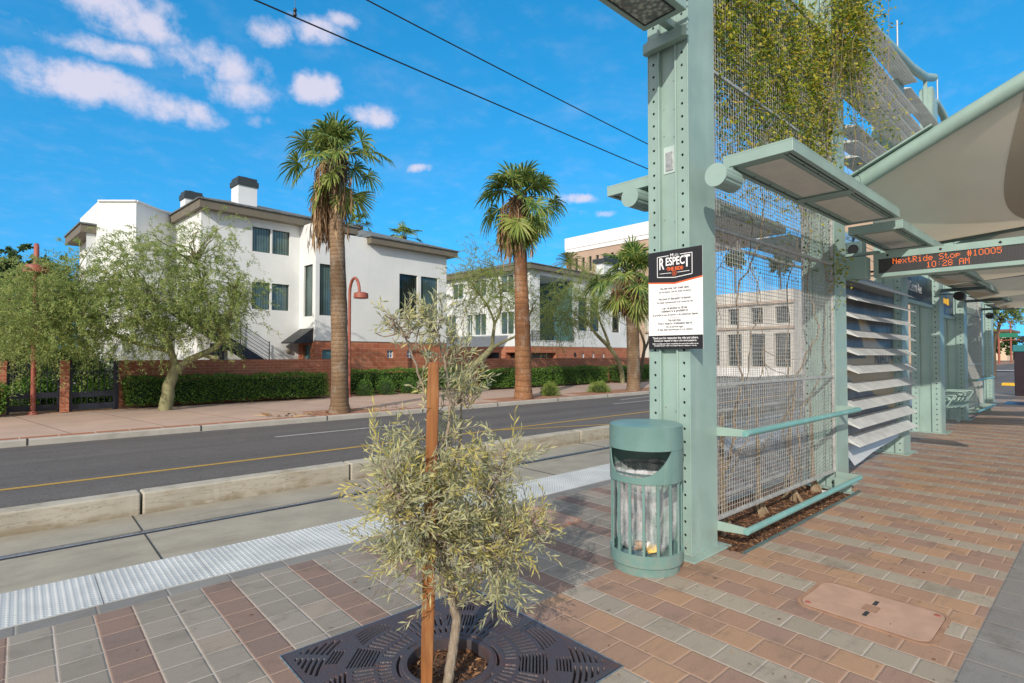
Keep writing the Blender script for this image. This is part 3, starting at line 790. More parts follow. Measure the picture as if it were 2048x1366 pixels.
# ------------------------------------------------------------------ notice on column 1
def text(s, size, x, y, z, mt, parent, right=(0, -1, 0), up=(0, 0, 1), align='CENTER', sx=1., shear=0., depth=.0006, bold=0., name='lettering', width=None):
    cu = bpy.data.curves.new('lettering', 'FONT'); cu.body = s; cu.size = size; cu.align_x = align; cu.align_y = 'CENTER'; cu.shear = shear; cu.offset = bold; cu.extrude = 0
    ob = bpy.data.objects.new('lettering', cu); COL.objects.link(ob); dg = bpy.context.evaluated_depsgraph_get(); dg.update()
    me = bpy.data.meshes.new_from_object(ob.evaluated_get(dg)); bpy.data.objects.remove(ob)
    xs = [v.co.x for v in me.vertices]; w = max(xs) - min(xs)
    if width: sx = width / w
    r, u = Vector(right), Vector(up); o = Vector((x, y, z)) - base_of(parent)
    for v in me.vertices: v.co = o + r * v.co.x * sx + u * v.co.y
    me.update(); me.materials.clear()
    return link(name, me, mt, parent)
nx = 3.775; ny = 2.30; nw, nz0, nz1 = .472, 1.594, 2.371
nt_ = thing('notice_sign', 'black and white RESPECT THE RIDE notice fixed to the first column', 'sign', (nx, ny, nz0))
MB().box(nx, nx + .004, ny - nw / 2, ny + nw / 2, nz0, nz1).build('sign_board', 'signw', nt_, bevel=.001)
def flat(name, pts, mt, dx): m = MB(); m.add([(nx - dx, ny - u, z) for u, z in pts], [tuple(range(len(pts)))]); return m.build(name, mt, nt_)
zb = nz1 - .238; zp = zb - .020
flat('header_panel', [(-nw / 2, nz1), (nw / 2, nz1), (nw / 2, zb + .012), (0, zp), (-nw / 2, zb - .0)][::-1], 'signk', .0008)
flat('orange_stripe', [(-nw / 2, zb), (0, zp), (nw / 2, zb + .012), (nw / 2, zb), (0, zp - .012), (-nw / 2, zb - .010)][::-1], 'signo', .0012)
flat('footer_panel', [(-nw / 2, nz0 + .108), (-nw / 2, nz0), (nw / 2, nz0), (nw / 2, nz0 + .108)], 'signk', .0008)
def stroke(pts, w, mt, name='emblem_frame', dx=.0014):
    m = MB()
    for (a, b) in zip(pts[:-1], pts[1:]):
        a, b = Vector((nx - dx, ny - a[0], a[1])), Vector((nx - dx, ny - b[0], b[1])); m.bar(a, b, w, .0008, up=(1, 0, 0))
    m.build(name, mt, nt_)
T0 = nz1 - .042; B0 = nz1 - .212
stroke([(-.05, T0), (-.152, T0 - .002), (-.152, B0 + .008), (0, B0 - .006), (.152, B0 + .008), (.152, T0 + .0), (.05, T0)], .0055, 'signw')
text('M', .030, nx - .0014, ny + .022, T0 + .001, 'signw', nt_, bold=.0008, sx=1.3); text('VALLEY', .009, nx - .0014, ny - .020, T0 + .006, 'signw', nt_); text('METRO', .011, nx - .0014, ny - .020, T0 - .005, 'signw', nt_, bold=.0003)
text('ESPEC', .088, nx - .0014, ny - .006, nz1 - .092, 'signw', nt_, bold=.0022, width=.165)
text('R', .128, nx - .0014, ny + .115, nz1 - .105, 'signw', nt_, bold=.0026, width=.045); text('T', .128, nx - .0014, ny - .108, nz1 - .105, 'signw', nt_, bold=.0026, width=.055)
text('·THE RIDE·', .038, nx - .0014, ny - .004, nz1 - .150, 'signo', nt_, bold=.0016, width=.152)
stroke([(-.130, nz1 - .178), (-.028, nz1 - .180)], .004, 'signw'); stroke([(.028, nz1 - .180), (.130, nz1 - .178)], .004, 'signw')
m = MB(); m.lathe((0, 0, 0), [(.018, 0), (.021, 0)], 24); m.v = [(nx - .0014, ny + v[0], nz1 - .184 + v[1]) for v in m.v]; m.build('tram_badge', 'signo', nt_)
MB().box(nx - .0015, nx - .0012, ny - .008, ny + .008, nz1 - .193, nz1 - .174).build('tram_badge', 'signo', nt_); MB().box(nx - .0019, nx - .0016, ny - .005, ny + .005, nz1 - .186, nz1 - .178).build('tram_badge', 'signk', nt_)
MT['ink'] = plain('sign_ink', (.04, .04, .045), .5, var=.02)
LN = [(.300, 'No littering. Use trash cans.', 0, .252), (.327, 'No tire basura. Use los botes de basura.', 1, .285), (.382, 'No loud or disruptive behavior.', 0, .285), (.410, 'No hable ruidosamente ni se comporte mal.', 1, .318),
      (.456, 'Use of alcohol or illegal', 0, .215), (.479, 'substances is prohibited.', 0, .232), (.508, 'Se prohíbe el uso de alcohol o de substancias ilegales.', 1, .40), (.552, 'No loitering.', 0, .110), (.576, 'Travel must be destination based.', 0, .300),
      (.602, 'No se permite vagar.', 1, .152), (.624, 'El viaje debe hacerse para ir a un destino.', 1, .310)]
for dz, s, it, w in LN: text(s, .0245 if not it else .0205, nx - .001, ny, nz1 - dz, 'ink', nt_, shear=.25 * it, width=w, bold=.0007 if not it else .0004)
for dz in (.3545, .434, .531): stroke([(-.04, nz1 - dz), (.04, nz1 - dz)], .0018, 'signo', 'divider', .001)
for dz, s, sz, w in ((.690, 'Thank you for respecting the ride and others.', .0235, .40), (.711, 'Gracias por respetar el viaje y a los otros pasajeros.', .019, .372), (.735, 'Failure to comply can result in removal from the system, fines and/or arrest.', .0125, .40), (.750, 'El incumplimiento puede resultar en la remoción del sistema, en multas y/o en el arresto.', .0115, .37)):
    text(s, sz, nx - .0014, ny, nz1 - dz, 'signw', nt_, width=w, bold=.0004)

# ------------------------------------------------------------------ trash can and its bag
tc = (3.453, 2.353); can = thing('trash_can', 'round mint green trash can with barred sides standing before the first column', 'trash can', (tc[0], tc[1], 0))
rC = .262
MB().lathe((*tc, 0), [(0, 0.), (rC - .022, 0.), (rC - .020, .06), (rC - .03, .06), (0, .05)], 48).build('plinth', 'teal', can, smooth=40)
MB().lathe((*tc, 0), [(rC - .012, .065), (rC, .065), (rC + .001, .15), (rC - .012, .15)], 48, close=True).build('base_ring', 'teal', can, smooth=40)
MB().lathe((*tc, 0), [(.0, .085), (rC - .014, .085), (rC - .014, .075), (0, .075)], 40).build('floor_plate', 'teal', can)
m = MB()
for a in (-.5, 1.0, 2.6, 4.2): m.lathe((tc[0] + .17 * math.cos(a + 3.6), tc[1] + .17 * math.sin(a + 3.6), .0865), [(0, 0), (.042, 0)], 16)
m.build('drain_hole', 'darkgap', can)
for k in range(16):
    a = 2 * math.pi * (k + .35) / 16; p = (tc[0] + (rC - .012) * math.cos(a), tc[1] + (rC - .012) * math.sin(a))
    MB().obox((*p, .39), (.006 * math.cos(a), .006 * math.sin(a), 0), (-.0095 * math.sin(a), .0095 * math.cos(a), 0), (0, 0, .28)).build('bar', 'teal', can, bevel=.002)
# hood: cylinder wall with one wide opening towards the platform, cut lower on one side
fd = math.atan2(-tc[1], -tc[0]); m = MB(); nn = 96; zb0, zt0 = .645, .905
def cut(w):      # height of the wall at angle w off the opening's middle (radians, + to the left seen from outside)
    q = (w - .28) / 1.12
    if abs(q) >= 1: return zt0
    return .690 + (zt0 - .690) * (abs(q) ** (5 if q > 0 else 2.3))
vs = []
for k in range(nn):
    w = (2 * math.pi * k / nn); rel = (w + math.pi) % (2 * math.pi) - math.pi; a = fd - rel; h = cut(rel)
    c, s = math.cos(a), math.sin(a)
    vs += [(tc[0] + rC * c, tc[1] + rC * s, zb0), (tc[0] + rC * c, tc[1] + rC * s, h), (tc[0] + (rC - .008) * c, tc[1] + (rC - .008) * s, h), (tc[0] + (rC - .008) * c, tc[1] + (rC - .008) * s, zb0)]
m.add(vs, [(4 * k + i, 4 * ((k + 1) % nn) + i, 4 * ((k + 1) % nn) + (i + 1) % 4, 4 * k + (i + 1) % 4) for k in range(nn) for i in range(4)])
m.build('hood', 'teal', can, smooth=40)
MB().lathe((*tc, 0), [(0, 1.052), (rC - .09, 1.052), (rC - .015, 1.047), (rC + .002, 1.038), (rC + .004, .875), (rC - .004, .875), (rC - .006, 1.03), (0, 1.04)], 56).build('lid', 'teal', can, smooth=35)
MB().lathe((*tc, 0), [(rC - .03, .70), (rC - .012, .70), (rC - .012, .712), (rC - .03, .712)], 48, close=True).build('liner_ring', 'mint_dark', can, smooth=40)
MB().bar((tc[0] + .22 * math.cos(fd + 3.4), tc[1] + .22 * math.sin(fd + 3.4), .82), (tc[0] + .22 * math.cos(fd + 3.4), tc[1] + .22 * math.sin(fd + 3.4), .86), .012, .012).build('hinge', 'black', can)
# bag
rng = np.random.default_rng(5); nb, nzb = 72, 30; V = []
ph = rng.uniform(0, 6.28, 6)
for i in range(nzb):
    z = .105 + (.735 - .105) * i / (nzb - 1); q = i / (nzb - 1); r0 = .232 * min(1, (q * 7 + .12) ** .5) * (.80 + .20 * q) if q > .03 else .10
    for k in range(nb):
        a = 2 * math.pi * k / nb; f = sum(math.sin(a * (5 + 3 * j) + ph[j] + q * (2.5 - j)) * (.016 / (j + 1)) for j in range(5)) * (.35 + 1.3 * (1 - q)) + .012 * math.sin(q * 9 + a * 2)
        V.append((tc[0] + (r0 + f) * math.cos(a), tc[1] + (r0 + f) * math.sin(a), z))
F = [(i * nb + k, i * nb + (k + 1) % nb, (i + 1) * nb + (k + 1) % nb, (i + 1) * nb + k) for i in range(nzb - 1) for k in range(nb)]
m = MB(); m.add(V, F + [tuple(range(nb))[::-1]]); bag = thing('trash_bag', 'clear wrinkled plastic bag hanging inside the trash can', 'trash bag', (tc[0], tc[1], .1))
m.build('liner', 'bag', bag, smooth=60)
m = MB(); V = []
for j, (r, z) in enumerate(((.236, .735), (.243, .722), (.238, .700), (.225, .70), (.205, .655), (.15, .61), (.06, .59))):
    for k in range(nb): a = 2 * math.pi * k / nb; V.append((tc[0] + (r + .004 * math.sin(9 * a + j) + .006 * math.sin(23 * a + 2 * j)) * math.cos(a), tc[1] + (r + .004 * math.sin(9 * a + j)) * math.sin(a), z + .005 * math.sin(7 * a + j)))
m.add(V, [(i * nb + k, i * nb + (k + 1) % nb, (i + 1) * nb + (k + 1) % nb, (i + 1) * nb + k) for i in range(6) for k in range(nb)]); m.build('bag_mouth', 'bag', bag, smooth=60)
for (a, r, z, mt, lab, s) in ((fd + .35, .13, .16, 'wrap1', 'yellow and white food wrapper lying in the trash bag', (.05, .035, .025)), (fd - .5, .10, .17, 'wrap2', 'brown paper scrap lying in the trash bag', (.045, .04, .03)), (fd - .1, .05, .15, 'wrap3', 'pale crumpled paper cup lying in the trash bag', (.05, .05, .035))):
    MT.setdefault(mt, plain(mt, {'wrap1': (.70, .48, .12), 'wrap2': (.33, .19, .09), 'wrap3': (.7, .68, .64)}[mt], .6, var=.3, scale=22.))
    m = MB(); c = (tc[0] + r * math.cos(a), tc[1] + r * math.sin(a), z)
    pr = [(0, -s[2]), (s[0] * .75, -s[2] * .8), (s[0], 0), (s[0] * .7, s[2] * .9), (0, s[2])]; m.lathe(c, pr, 10); m.v = [(v[0] + rng.normal() * .006, v[1] + rng.normal() * .006, v[2] + rng.normal() * .006) for v in m.v]
    tag(m.build('litter', mt), lab, 'litter')

# ------------------------------------------------------------------ slanted louvres
def blade(m, x0, x1, y, z, chord, drop, th=.017):
    """aerofoil: round nose at (y, z), thin tail chord further out and drop lower; shallow ribs on top"""
    d = Vector((0, -chord, -drop)); L = d.length; d.normalize(); u = Vector((0, -d.z, d.y)) * -1
    if u.z < 0: u = -u
    prof = []
    for t, h in ((.0, .0), (.012, .6), (.05, .95), (.14, 1.)): prof.append((t * L, h * th))
    k = 9
    for i in range(k):
        a = .20 + .72 * i / k; hh = 1 - (a - .2) * 1.05
        prof += [(a * L, hh * th), ((a + .055) * L, hh * th), ((a + .058) * L, hh * th - .004), ((a + .078) * L, hh * th - .004)]
    prof += [(L, .002), (L, -.002), *[(q * L, h * th - o) for q, h, w_ in ((.86, -.2, 0), (.74, -.36, 0), (.62, -.5, 0), (.50, -.66, 0), (.38, -.84, 0), (.27, -1.0, 0)) for q, o in ((q + .022, 0), (q + .018, -.006), (q - .012, -.006), (q - .016, 0))], (.2 * L, -1.15 * th), (.06 * L, -1.0 * th), (.012 * L, -.6 * th)]
    P = [Vector((0, y, z)) + d * a + u * h for a, h in prof]
    m.extr([(x0, p.y, p.z) for p in P][::-1], (x1 - x0, 0, 0))
def louvres(x0, x1, zs, y, chord, drop, label, cx, th=.017):
    t = thing('louvre_screen', label, 'louvres', (cx, y, 0), 'slanted louvre screens')
    for z in zs:
        m = MB(); blade(m, x0, x1, y, z, chord, drop, th); b = m.build('louvre_blade', 'alu', t)
        d = Vector((0, -chord, -drop)); L = d.length; d.normalize(); u = Vector((0, d.z, -d.y)); u = -u if u.z < 0 else u
        for e, w in ((x0 - .006, .012), (x1 - .006, .012)):
            P = [Vector((e, y, z)) + d * a * L + u * h for a, h in ((-.03, 0), (-.015, .014), (.03, .021), (.15, .021), (1.01, .003), (1.01, -.004), (.2, -.023), (.03, -.02), (-.015, -.012))]
            m = MB(); m.extr(P[::-1], (w, 0, 0)); m.build('end_cap', 'alu', b, bevel=.003)
    for x in (x0 + .06, x1 - .06): MB().box(x - .012, x + .012, y - .005, y + .03, min(zs) - .1, max(zs) + .06).build('carrier_bar', 'mint', t)
    return t
louvres(7.50, 10.30, [.532 + .2207 * i for i in range(10)], 2.262, .178, .092, 'bank of slanted perforated aluminium louvres low beside the hanging banner', 8.9)
up = louvres(7.50, 10.55, [4.00, 4.19, 4.38, 4.86, 5.06, 5.26, 5.46, 5.95], 2.30, .25, .05, 'high bank of slanted aluminium louvres behind the overgrown vine', 9, .032)
c = copy_tree(up); c.location.x += 3.2; c.location.y += .12; relabel(c, 'high bank of aluminium louvres beyond the canopy tube, second from the vine')
# banner behind the low louvres
def banner_mat():
    m, b = start('banner_print'); p = pos(); x, y, z = sep(p)
    n = noise(p, 1.3, 4.)
    band = ((z - 1.15) + (x - 8.) * .28 + (n - .5) * .35)
    c = mixc(band.ramp(.05, .13), (.13, .14, .16), (.50, .36, .17))
    c = mixc((z + (x - 7.8) * .35 + n * .3).ramp(2.35, 2.45), c, (.055, .06, .07))
    c = mixc((x - 7.9 + (z - 2.3) * .6).ramp(.28, .18, 0., 1.) * (z > 1.5), c, (.07, .075, .085))
    c = mixc(noise(vec(x * 7., y, z * .6), 1., 4.).ramp(.4, .75) * .35, c, (.30, .27, .22))
    c = mixc(z.ramp(.42, .62, 1., 0.), c, (.50, .50, .49))
    c = mixc(z.ramp(2.42, 2.46), c, (.33, .34, .34))
    fin(b, c, .4, bump(noise(vec(x * 3., y, z), 1.5, 3.), .3, .03)); return m
MT['banner'] = banner_mat()
ba = thing('banner', 'weathered dark and tan printed banner hanging behind the slanted louvres', 'banner', (8.9, 2.315, .2))
m = MB(); nzb = 26; V = []
for i in range(nzb):
    z = .20 + (2.56 - .20) * i / (nzb - 1); q = max(0, (.55 - z) / .35)
    for k in range(14):
        x = 7.56 + (10.06 - 7.56) * k / 13; V.append((x, 2.315 - .14 * q * q * (1 - .75 * k / 13) + .012 * math.sin(x * 3 + z * 2), z + .10 * q * k / 13))
m.add(V, [(i * 14 + k, i * 14 + k + 1, (i + 1) * 14 + k + 1, (i + 1) * 14 + k) for i in range(nzb - 1) for k in range(13)]); bp = m.build('printed_sheet', 'banner', ba, smooth=80)
MB().box(7.55, 10.07, 2.305, 2.335, 2.55, 2.60).build('top_batten', 'bolt', ba)
MT['bink'] = plain('banner_ink', (.045, .05, .065), .5)
for s, sz, x, z in (('NIAU', .30, 9.32, 1.50), ('Ylei', .24, 9.02, 1.86)): text(s, sz, x, 2.295, z, 'bink', ba, right=(1, 0, 0))

# ------------------------------------------------------------------ light boxes on both sides of the columns
def fixture(x0, x1, ya, yb, z, label, panels=2):
    t = thing('light_box', label, 'canopy light', ((x0 + x1) / 2, (ya + yb) / 2, z), 'flat canopy light boxes')
    h = .09; w = .035
    m = MB(); m.box(x0, x1, ya, yb, z + h - .012, z + h); m.build('top_plate', 'mint', t)
    for a, b, c, d in ((x0, x0 + w, ya, yb), (x1 - w, x1, ya, yb), (x0 + w, x1 - w, ya, ya + w), (x0 + w, x1 - w, yb - w, yb)): MB().box(a, b, c, d, z, z + h - .012).build('side_rail', 'mint', t, bevel=.003)
    L = (x1 - x0) / panels
    for k in range(panels):
        a, b = x0 + L * k + (.05 if k == 0 else .07), x0 + L * (k + 1) - (.05 if k == panels - 1 else .07)
        p = MB().box(a, b, ya + .055, yb - .055, z + .006, z + .012).build('lens_frame', 'mint', t)
        MB().box(a + .07, b - .05, ya + .115, yb - .115, z + .002, z + .005).build('lens', 'lens', p)
        m = MB(); m.box(a, b, ya + .043, ya + .051, z + .010, z + .013); m.box(a, b, yb - .051, yb - .043, z + .010, z + .013); m.box(a, b, ya + .075, ya + .079, z + .003, z + .0055)
        for q in range(5):
            for yy in (ya + .068, yb - .068): m.obox((a + .03 + (b - a - .06) * q / 4, yy, z + .004), (.004, 0, 0), (0, .004, 0), (0, 0, .0025))
        m.build('gap_and_screws', 'darkgap', p)  # dark gap strips and the screw heads share this mesh
    for k in range(1, panels): MB().box(x0 + L * k - .068, x0 + L * k + .068, ya + w, yb - w, z - .004, z + .004).build('cross_strap', 'mint', t)
    return t
f1 = fixture(3.95, 6.72, 1.478, 1.985, 2.968, 'flat mint light box over the waiting side, the nearest, beside the vine')
fixture(3.93, 6.72, 2.60, 3.075, 2.985, 'flat mint light box over the track side, seen past the left of the first column')
for k, (x, dy, dz, lab) in enumerate([(6.83, .0, -.09, 'flat mint light box meeting the amber display board'), (10.0, .10, -.10, 'flat mint light box just beyond the display board'), (13.1, .22, -.08, 'distant flat mint light box above the seats'),
                              (16.2, .32, -.06, 'distant flat mint light box above the far mesh'), (19.3, .42, -.06, 'farthest flat mint light box on the waiting side')]):
    c = copy_tree(f1); c.location.x += x - 3.95; c.location.y += dy; c.location.z += dz; relabel(c, lab)
c = copy_tree(f1); c.location = (c.location.x + 2.9, 2.85, c.location.z - .06); relabel(c, 'flat mint light box over the track side behind the vine mesh')
def pipe(x0, x1, y, z, lab):
    t = thing('light_pipe', lab, 'fixture', ((x0 + x1) / 2, y, z), 'fluted cylindrical fixtures by the first column'); r = .085
    vs = []; n = 40; m = MB()
    pr = [(x0, 1.), (x0 + .012, 1.0), (x0 + .013, 1), (x1, 1)]
    for i, (x, q) in enumerate(pr):
        for k in range(n):
            a = 2 * math.pi * k / n; rr = r * (1. if i < 2 else (.985 if k % 4 < 3 else .93)); vs.append((x, y + rr * math.cos(a), z + rr * math.sin(a)))
    m.add(vs, [tuple(range(n)), tuple(range(3 * n, 4 * n))[::-1]] + [(i * n + k, (i + 1) * n + k, (i + 1) * n + (k + 1) % n, i * n + (k + 1) % n) for i in range(3) for k in range(n)])
    m.build('fluted_body', 'mint', t); MB().box(x1 - .06, x1 - .005, y - .03, y + .03, z + .07, z + .115).build('mounting_arm', 'mint', t)
pipe(3.755, 4.02, 1.945, 2.868, 'fluted mint cylinder pointing along the platform right of the first column')
pipe(3.80, 4.06, 2.735, 2.885, 'fluted mint cylinder half hidden left of the first column')
# flood light on its bracket
fl = thing('flood_light', 'square mint flood light held by an arm at the top of the first column', 'flood light', (3.4, 2.3, 4.05))
FX0, FX1, FY0, FY1, FZ = 2.90, 3.60, 2.075, 2.445, 4.088
m = MB(); m.extr([(FX0, FY0, FZ), (FX1, FY0, FZ), (FX1, FY0, FZ + .16), (FX1 - .1, FY0, FZ + .24), (FX0 + .2, FY0, FZ + .24), (FX0, FY0, FZ + .1)], (0, FY1 - FY0, 0)); m.build('housing', 'mint', fl, bevel=.006)
for k in range(4):
    MB().box(FX1 - .004, FX1 + .02 + .006 * k, FY0 + .0, FY1, FZ + .03 + .05 * k, FZ + .043 + .05 * k).build('cooling_fin', 'mint', fl, bevel=.003)
m = MB(); a = .05
for b in ((FX0 + a, FX1 - a - .02, FY0 + a, FY0 + a + .012), (FX0 + a, FX1 - a - .02, FY1 - a - .012, FY1 - a), (FX0 + a, FX0 + a + .012, FY0 + a + .012, FY1 - a - .012), (FX1 - a - .032, FX1 - a - .02, FY0 + a + .012, FY1 - a - .012)): m.box(*b, FZ - .008, FZ + .002)
m.build('lens_gasket', 'black', fl)
def floodglass():
    m, b = start('prismatic_glass'); p = pos(); v = N.node('ShaderNodeTexVoronoi'); v.inputs['Scale'].default_value = 26.; N.put(v.inputs['Vector'], p)
    c = mixc(N(v.outputs['Distance']).ramp(.1, .7), (.42, .43, .38), (.12, .13, .12)); fin(b, c, .12, bump(N(v.outputs['Distance']), .5, .01), spec=.7); return m
MT['floodglass'] = floodglass()
MB().box(FX0 + .062, FX1 - .082, FY0 + .062, FY1 - .062, FZ - .004, FZ - .001).build('lens', 'floodglass', fl)
MB().box(3.60, 3.80, 2.285, 2.345, 4.12, 4.18).build('arm', 'mint', fl, bevel=.006)
m = MB(); m.extr([(3.795, 2.545, 4.0), (3.795, 2.2, 4.0), (3.775, 2.16, 4.0), (3.745, 2.16, 4.0), (3.725, 2.19, 4.0), (3.725, 2.50, 4.0), (3.745, 2.56, 4.0), (3.795, 2.56, 4.0)], (0, 0, .085)); m.build('clamp_bracket', 'mint', fl, bevel=.005)

# ------------------------------------------------------------------ tensile canopy
def canopy(x0, x1, zn, zf, label, y0=2.12, y1=-4.6, first=True):
    t = thing('sail_canopy', label, 'canopy', ((x0 + x1) / 2, 1, zf), 'beige sail canopies over the platform')
    def edge_z(y): return zn + (y0 - y) * .49 - .012 * (y0 - y) ** 2
    pts = [(x0, y, edge_z(y)) for y in np.linspace(y0 + .1, y1, 22)]
    MB().tube(pts, .085, 18).build('edge_tube', 'mint', t, smooth=60)
    nu, nv = 34, 26; V = []
    for i in range(nu):
        u = i / (nu - 1); y = y0 + (y1 - y0) * u
        for j in range(nv):
            v = j / (nv - 1); za = edge_z(y) - .06; zb = zf + .20 * u * 2 + .25 * u * u
            sag = -.42 * math.sin(math.pi * v) * (.25 + .75 * math.sin(math.pi * min(1, u * .9 + .05)))
            V.append((x0 + (x1 - x0) * v, y, za * (1 - v) ** 1.0 + zb * v + sag))
    F = [(i * nv + j, i * nv + j + 1, (i + 1) * nv + j + 1, (i + 1) * nv + j) for i in range(nu - 1) for j in range(nv - 1)]
    m = MB(); m.add(V, F); m.build('fabric', 'fabric', t, smooth=180)
    # reinforcing band sewn under the cloth
    def S_(u, v):
        i = min(int(u * (nu - 1)), nu - 2); j = min(int(v * (nv - 1)), nv - 2); a = u * (nu - 1) - i; b = v * (nv - 1) - j
        g = lambda p, q: Vector(V[p * nv + q])
        return (g(i, j) * (1 - a) * (1 - b) + g(i + 1, j) * a * (1 - b) + g(i, j + 1) * (1 - a) * b + g(i + 1, j + 1) * a * b) - Vector((0, 0, .006))
    m = MB(); V2 = []
    for k in range(31):
        v = k / 30; uc = .245 - .05 * math.sin(math.pi * v); V2 += [S_(uc - .012, v), S_(uc + .018, v)]
    m.add(V2, [(2 * k, 2 * k + 1, 2 * k + 3, 2 * k + 2) for k in range(30)]); m.build('sewn_band', 'seam', t, smooth=180)
    bp = [(x1, y, zf + .40 * ((y0 - y) / (y0 - y1)) + .25 * ((y0 - y) / (y0 - y1)) ** 2 + .03) for y in np.linspace(y0, y1, 8)]
    for a, b in zip(bp[:-1], bp[1:]): MB().bar(a, b, .09, .14).build('rear_beam', 'mint_dark', t)
    if first: MB().obox((x0 - .05, 1.72, edge_z(1.72) + .105), (.05, 0, 0), (0, .43, -.20), (0, .004, .008)).build('gutter_plate', 'mint', t)
    return t
canopy(7.33, 10.75, 3.53, 3.32, 'nearest beige sail canopy on a mint edge tube above the display board')
canopy(10.95, 14.2, 3.0, 3.04, 'second beige sail canopy seen under the display board', first=False)
canopy(14.4, 17.9, 3.0, 3.00, 'third beige sail canopy farther along the platform', first=False)
canopy(18.1, 22.0, 3.0, 2.98, 'last beige sail canopy at the far platform end', first=False)
# curved top tube on the columns with lightning rods
tt = thing('curved_roof_tube', 'long curved mint tube riding on the column tops above the high louvres', 'roof tube', (10, 2.4, 6))
pts = [(6.6, 2.4, 6.52), (7.4, 2.4, 6.42), (8.3, 2.4, 6.38), (9.4, 2.4, 6.47), (10.6, 2.4, 6.60), (11.8, 2.4, 6.72), (12.9, 2.4, 6.92), (13.7, 2.4, 7.18)]
MB().tube(pts, .075, 14).build('tube', 'mint', tt, smooth=60)
for x, z in ((10.75, 6.55), (12.95, 6.85)):
    MB().box(x - .03, x + .03, 2.37, 2.43, 5.4, z).build('post', 'mint', tt)
    MB().box(x - .12, x + .12, 2.3, 2.42, 5.3, 5.5).build('bracket', 'mint', tt)
MB().tube([(10.95, 2.4, 6.66), (10.95, 2.4, 7.22)], .012, 8).build('lightning_rod', 'mesh', tt)
t2 = thing('curved_roof_tube', 'shorter distant curved mint tube behind the big canopy tube, with a thin rod', 'roof tube', (16, 2.5, 6))
MB().tube([(14.2, 2.6, 6.9), (15.0, 2.6, 7.15), (15.8, 2.6, 7.1), (16.6, 2.6, 6.7), (17.4, 2.6, 6.3)], .075, 12).build('tube', 'mint', t2, smooth=60)
MB().tube([(15.2, 2.6, 7.1), (15.2, 2.6, 7.75)], .014, 8).build('lightning_rod', 'mesh', t2)
m = MB(); m.box(14.4, 14.6, 2.5, 2.7, 5.2, 6.95); m.build('post', 'mint', t2)
# hole-strip mast carrying the tube end
ms = thing('perforated_mast', 'slim perforated mint mast under the end of the curved tube', 'mast', (13.0, 2.4, 5.2))
m = MB(); holed(m, 12.95, 2.30, 2.50, 4.2, 6.72, r=.022, pitch=.17); m.build('hole_strip', 'mint', ms); MB().box(12.96, 13.2, 2.29, 2.30, 4.2, 6.72).build('side_plate', 'mint', ms); MB().box(13.0, 13.02, 2.3, 2.5, 4.2, 6.7).build('backing', 'darkgap', ms)

# ------------------------------------------------------------------ amber display board
FONT = {'N': '10001 11001 10101 10011 10001 10001 10001', 'e': '00000 00000 01110 10001 11111 10000 01110', 'x': '00000 00000 10001 01010 00100 01010 10001', 't': '01000 01000 11100 01000 01000 01001 00110',
        'R': '11110 10001 10001 11110 10100 10010 10001', 'i': '00100 00000 01100 00100 00100 00100 01110', 'd': '00001 00001 01101 10011 10001 10001 01111', 'S': '01111 10000 10000 01110 00001 00001 11110',
        'o': '00000 00000 01110 10001 10001 10001 01110', 'p': '00000 00000 11110 10001 11110 10000 10000', '#': '01010 01010 11111 01010 11111 01010 01010', '1': '00100 01100 00100 00100 00100 00100 01110',
        '0': '01110 10001 10001 10001 10001 10001 01110', '5': '11111 10000 11110 00001 00001 10001 01110', '2': '01110 10001 00001 00110 01000 10000 11111', '8': '01110 10001 10001 01110 10001 10001 01110',
        'A': '01110 10001 10001 11111 10001 10001 10001', 'M': '10001 11011 10101 10101 10001 10001 10001', ':': '00000 00100 00000 00000 00100 00000 00000', ' ': '00000 ' * 7}
ds = thing('display_board', 'long mint display board showing NextRide Stop in amber dots under the canopy', 'display board', (7.7, .75, 2.47))
DX, DY0, DY1, DZ0, DZ1 = 7.60, -.72, 1.945, 2.475, 2.765
MB().box(DX + .02, DX + .22, DY0, DY1, DZ0, DZ1).build('case', 'mint', ds, bevel=.004)
for a, b, c, d in ((DY0, DY1, DZ0, DZ0 + .045), (DY0, DY1, DZ1 - .075, DZ1), (DY1 - .05, DY1, DZ0 + .045, DZ1 - .075), (DY0, DY0 + .05, DZ0 + .045, DZ1 - .075)): MB().box(DX, DX + .02, a, b, c, d).build('face_frame', 'mint', ds, bevel=.002)
MB().box(DX + .012, DX + .019, DY0 + .05, DY1 - .05, DZ0 + .045, DZ1 - .075).build('screen', 'ledp', ds)
for y in (1.80, 1.30, .80, .3, -.2): m = MB(); m.lathe((0, 0, 0), [(0, 0), (.018, 0)], 4); m.v = [(DX - .001, y + v[0], DZ1 - .037 + v[1]) for v in m.v]; m.build('lock_mark', 'black', ds)
m = MB(); p = .00808; pz = .0096; zt = DZ1 - .086
def dots(s, yl, ztop):
    for ci, ch in enumerate(s):
        rows = FONT[ch].split()
        for r, row in enumerate(rows):
            for q, bit in enumerate(row):
                if bit == '1': m.obox((DX + .0115, yl - (ci * 6 + q) * p, ztop - r * pz), (.0008, 0, 0), (0, .0027, 0), (0, 0, .0031))
dots('NextRide Stop #10005', 1.748, zt); dots('10:28 AM', 1.748 - 6.6 * 6 * p, zt - 8.2 * pz)
m.build('amber_text', 'led', ds)
MB().box(7.42, 7.62, 1.98, 2.25, 2.46, 2.72).build('junction_box', 'mint', ds, bevel=.004)
for dz in (0, .05): MB().tube(curve((7.6, 2.0, 2.52 + dz), (7.7, 1.93, 2.55 + dz), (0, 0, -.03), 8), .012, 6).build('cable', 'black' if dz else 'signw', ds)
MB().box(7.62, 7.72, 1.9, 2.3, 2.77, 2.80).build('support_arm', 'mint', ds)
cb = thing('security_camera', 'small dark speaker box with round front under the light box by the display', 'speaker', (7.9, 2.2, 2.9))
